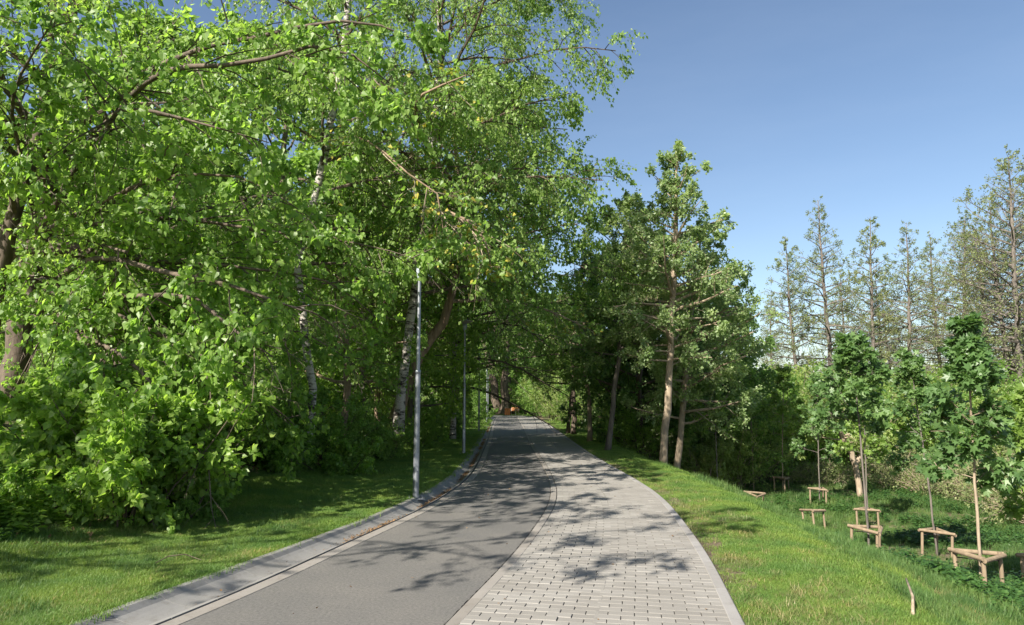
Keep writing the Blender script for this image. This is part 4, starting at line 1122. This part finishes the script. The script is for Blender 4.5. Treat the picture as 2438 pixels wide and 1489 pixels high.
def fsoil(rng, n):
    y = 6 + rng.random(n) * 12; dl = 1.8 + rng.random(n) * 5; x = A(y) - dl
    k = soilmask(x, y) > .3
    return np.stack([x[k], y[k], ground(x[k], y[k]) + .015 + rng.random(k.sum()) * .02], -1)
litter('dead_leaves', 9000, fsoil, .05, M['litter'], 'dead leaves and twigs lying on the bare soil under the linden', 8)

# ------------------------------------------------------------------ grass and herbs (instanced tufts)
def tuft(name, seed, n, rad, h, w, mat, lean=.5):
    rng = np.random.default_rng(seed); V, T = [], []
    for i in range(n):
        a = rng.random() * 2 * PI; r = rad * math.sqrt(rng.random()); b = np.array([r * math.cos(a), r * math.sin(a), -.01])
        hh = h * (.45 + .75 * rng.random()); az = rng.random() * 2 * PI; d = np.array([math.cos(az), math.sin(az), 0]); s = np.array([-d[1], d[0], 0]) * w * (.7 + .6 * rng.random())
        L = lean * hh * (.3 + rng.random())
        p1 = b + d * L * .25 + [0, 0, hh * .6]; p2 = b + d * L + [0, 0, hh]
        k = len(V); V += [b - s, b + s, p1 + s * .7, p1 - s * .7, p2]; T += [(k, k + 1, k + 2), (k, k + 2, k + 3), (k + 3, k + 2, k + 4)]
    me = bpy.data.meshes.new(name); me.from_pydata([tuple(v) for v in V], [], T); me.materials.append(mat)
    TRIS[0] += len(T); return bpy.data.objects.new(name, me)
def herb(name, seed, n, h, ls, mat, kind='heart'):
    rng = np.random.default_rng(seed); TV, TT = TM[kind]
    V, T = [], []; k = 0
    for i in range(n):
        a = rng.random() * 2 * PI; r = .10 * math.sqrt(rng.random()); hh = h * (.5 + .6 * rng.random())
        for j in range(4):
            for q in (0, 1):
                z = hh * (.35 + .65 * j / 3); az = j * 1.57 + q * PI + rng.normal() * .3
                Y = norm(np.array([math.cos(az), math.sin(az), .1 - .5 * rng.random()])); Z = norm(np.array([0, 0, 1.]) + rng.normal(size=3) * .3); X = norm(np.cross(Y, Z)); Z = np.cross(X, Y)
                s = ls * (1.15 - .5 * j / 3) * (.7 + .5 * rng.random())
                W_ = np.array([r * math.cos(a), r * math.sin(a), z]) + s * (TV[:, :1] * X + TV[:, 1:2] * Y + TV[:, 2:] * Z)
                V.append(W_); T.append(TT + k); k += len(TV)
    V = np.concatenate(V); T = np.concatenate(T)
    me = bpy.data.meshes.new(name); me.from_pydata([tuple(v) for v in V], [], [tuple(int(q) for q in t) for t in T]); me.materials.append(mat)
    TRIS[0] += len(T); return bpy.data.objects.new(name, me)
def scatter(name, P, sc, protos, lab, seed):
    rng = np.random.default_rng(seed); n = len(P)
    me = bpy.data.meshes.new(name); me.vertices.add(n); me.vertices.foreach_set('co', P.astype(np.float32).ravel())
    for an, val in (('rz', rng.random(n) * 2 * PI), ('sc', sc)):
        a = me.attributes.new(an, 'FLOAT', 'POINT'); a.data.foreach_set('value', val.astype(np.float32))
    a = me.attributes.new('pick', 'INT', 'POINT'); a.data.foreach_set('value', rng.integers(0, len(protos), n).astype(np.int32))
    o = bpy.data.objects.new(name, me); COL.objects.link(o)
    c = bpy.data.collections.new(name + '_pieces')
    for p in protos: c.objects.link(p)
    ng = bpy.data.node_groups.new(name, 'GeometryNodeTree')
    ng.interface.new_socket('Geometry', in_out='INPUT', socket_type='NodeSocketGeometry'); ng.interface.new_socket('Geometry', in_out='OUTPUT', socket_type='NodeSocketGeometry')
    gi, go = ng.nodes.new('NodeGroupInput'), ng.nodes.new('NodeGroupOutput')
    ip = ng.nodes.new('GeometryNodeInstanceOnPoints'); ci = ng.nodes.new('GeometryNodeCollectionInfo')
    ci.inputs['Collection'].default_value = c; ci.inputs['Separate Children'].default_value = True; ci.inputs['Reset Children'].default_value = True
    ip.inputs['Pick Instance'].default_value = True
    def attr(nm, ty):
        q = ng.nodes.new('GeometryNodeInputNamedAttribute'); q.data_type = ty; q.inputs[0].default_value = nm
        return [s for s in q.outputs if s.enabled and s.name == 'Attribute'][0]
    cx = ng.nodes.new('ShaderNodeCombineXYZ'); ng.links.new(attr('rz', 'FLOAT'), cx.inputs[2])
    sx = ng.nodes.new('ShaderNodeCombineXYZ'); s_ = attr('sc', 'FLOAT')
    for q in range(3): ng.links.new(s_, sx.inputs[q])
    ng.links.new(gi.outputs[0], ip.inputs['Points']); ng.links.new(ci.outputs[0], ip.inputs['Instance'])
    ng.links.new(attr('pick', 'INT'), ip.inputs['Instance Index']); ng.links.new(cx.outputs[0], ip.inputs['Rotation']); ng.links.new(sx.outputs[0], ip.inputs['Scale'])
    ng.links.new(ip.outputs[0], go.inputs[0])
    md = o.modifiers.new('scatter', 'NODES'); md.node_group = ng
    tag(o, lab, kind='stuff'); return o
def cloud(seed, n, y0, y1, xf0, xf1, dens, pw=2.0):
    """points with density falling with distance; xf(y) give x range"""
    rng = np.random.default_rng(seed)
    u = rng.random(n); q = 1 - pw
    y = (y0 ** q + u * (y1 ** q - y0 ** q)) ** (1 / q)
    x0, x1 = xf0(y), xf1(y); x = x0 + (x1 - x0) * rng.random(n)
    k = rng.random(n) < dens(x, y); x, y = x[k], y[k]
    return np.stack([x, y, ground(x, y)], -1), y
def gscale(y): return 1 + .035 * np.maximum(y - 6, 0)
T1 = [tuft('grass_tuft', 300 + i, 60, .13, .050, .0026, M['grass'], .6) for i in range(4)]
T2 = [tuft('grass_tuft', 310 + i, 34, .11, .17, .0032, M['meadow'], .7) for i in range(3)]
T3 = [tuft('dry_tuft', 320 + i, 26, .10, .07, .0030, M['grass_dry'], .9) for i in range(3)]
P, y = cloud(1, 46000, 4.3, 60, lambda y: A(y) - 3.2, lambda y: A(y) - .03, lambda x, y: np.clip(1.15 - 1.5 * soilmask(x, y), 0.03, 1), 1.8)
scatter('lawn_grass', P, (.7 + .5 * vnoise(P[:, 0], P[:, 1], .5, 2)) * gscale(y), T1, 'short bright lawn grass between the gutter and the left bank', 1)
P, y = cloud(2, 9000, 4.3, 30, lambda y: A(y) - 9, lambda y: A(y) - .5, lambda x, y: (vnoise(x, y, .8, 12) > .6) * 1., 1.6)
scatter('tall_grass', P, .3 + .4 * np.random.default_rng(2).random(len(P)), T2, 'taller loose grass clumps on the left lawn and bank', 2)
P, y = cloud(3, 38000, 4.3, 60, lambda y: H(y) + .05, lambda y: H(y) + 2.0, lambda x, y: np.clip(1.25 - 1.35 * soilmask(x, y), .05, 1), 1.8)
P3_ = cloud(8, 5000, 4.3, 20, lambda y: A(y) - 3.2, lambda y: A(y) - .04, lambda x, y: .15 + .85 * (vnoise(x, y, .6, 16) > .6), 1.6)[0]
scatter('pale_grass', P3_, .5 + .5 * np.random.default_rng(14).random(len(P3_)), T3, 'pale dry blades mixed into the left lawn', 8)
scatter('verge_grass', P, (.35 + .45 * vnoise(P[:, 0], P[:, 1], .6, 3) + .45 * S((P[:, 0] - H(P[:, 1]) - .7) / .6)) * gscale(y), T1, 'short patchy grass on the right verge', 3)
P, y = cloud(4, 5500, 4.3, 24, lambda y: H(y) + .06, lambda y: H(y) + 4.5, lambda x, y: .25 + .75 * (vnoise(x, y, .7, 13) > .5), 1.6)
scatter('dry_grass', P, .5 + .6 * np.random.default_rng(4).random(len(P)), T3, 'pale dry grass mixed into the right verge and slope', 4)
P, y = cloud(5, 46000, 5, 45, lambda y: H(y) + 1.6, lambda y: H(y) + 5 + y * .75, lambda x, y: np.clip(.95 - .9 * soilmask(x, y), .08, 1), 1.25)
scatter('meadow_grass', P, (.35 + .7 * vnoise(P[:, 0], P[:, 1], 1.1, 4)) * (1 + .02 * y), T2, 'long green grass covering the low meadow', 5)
Hb = [herb('herb_plant', 330 + i, 5, .26, .075, M['nettle']) for i in range(3)]
P, y = cloud(6, 15000, 5.5, 34, lambda y: H(y) + 2.6, lambda y: H(y) + 5 + y * .7, lambda x, y: S((vnoise(x, y, 1.8, 14) - .42) / .15) * S((x - H(y) - 2.8) / 1.2), 1.3)
scatter('nettle_patch', P, .6 + .6 * np.random.default_rng(6).random(len(P)), Hb, 'dark leafy nettles round the stake frames in the low meadow', 6)
Hl = [herb('herb_plant', 340 + i, 5, .24, .07, M['linden_bright']) for i in range(3)]
P, y = cloud(7, 16000, 6.2, 40, lambda y: A(y) - 12, lambda y: A(y) - lawnw(y) - .4, lambda x, y: S((vnoise(x, y, 1.2, 15) - .33) / .2) * S((A(y) - x - lawnw(y) - .5) / 1.2), 1.3)
scatter('undergrowth', P, .6 + .8 * np.random.default_rng(7).random(len(P)), Hl, 'bright leafy undergrowth on the left bank', 7)
print('TRIS', TRIS[0], 'objects', len(bpy.data.objects))
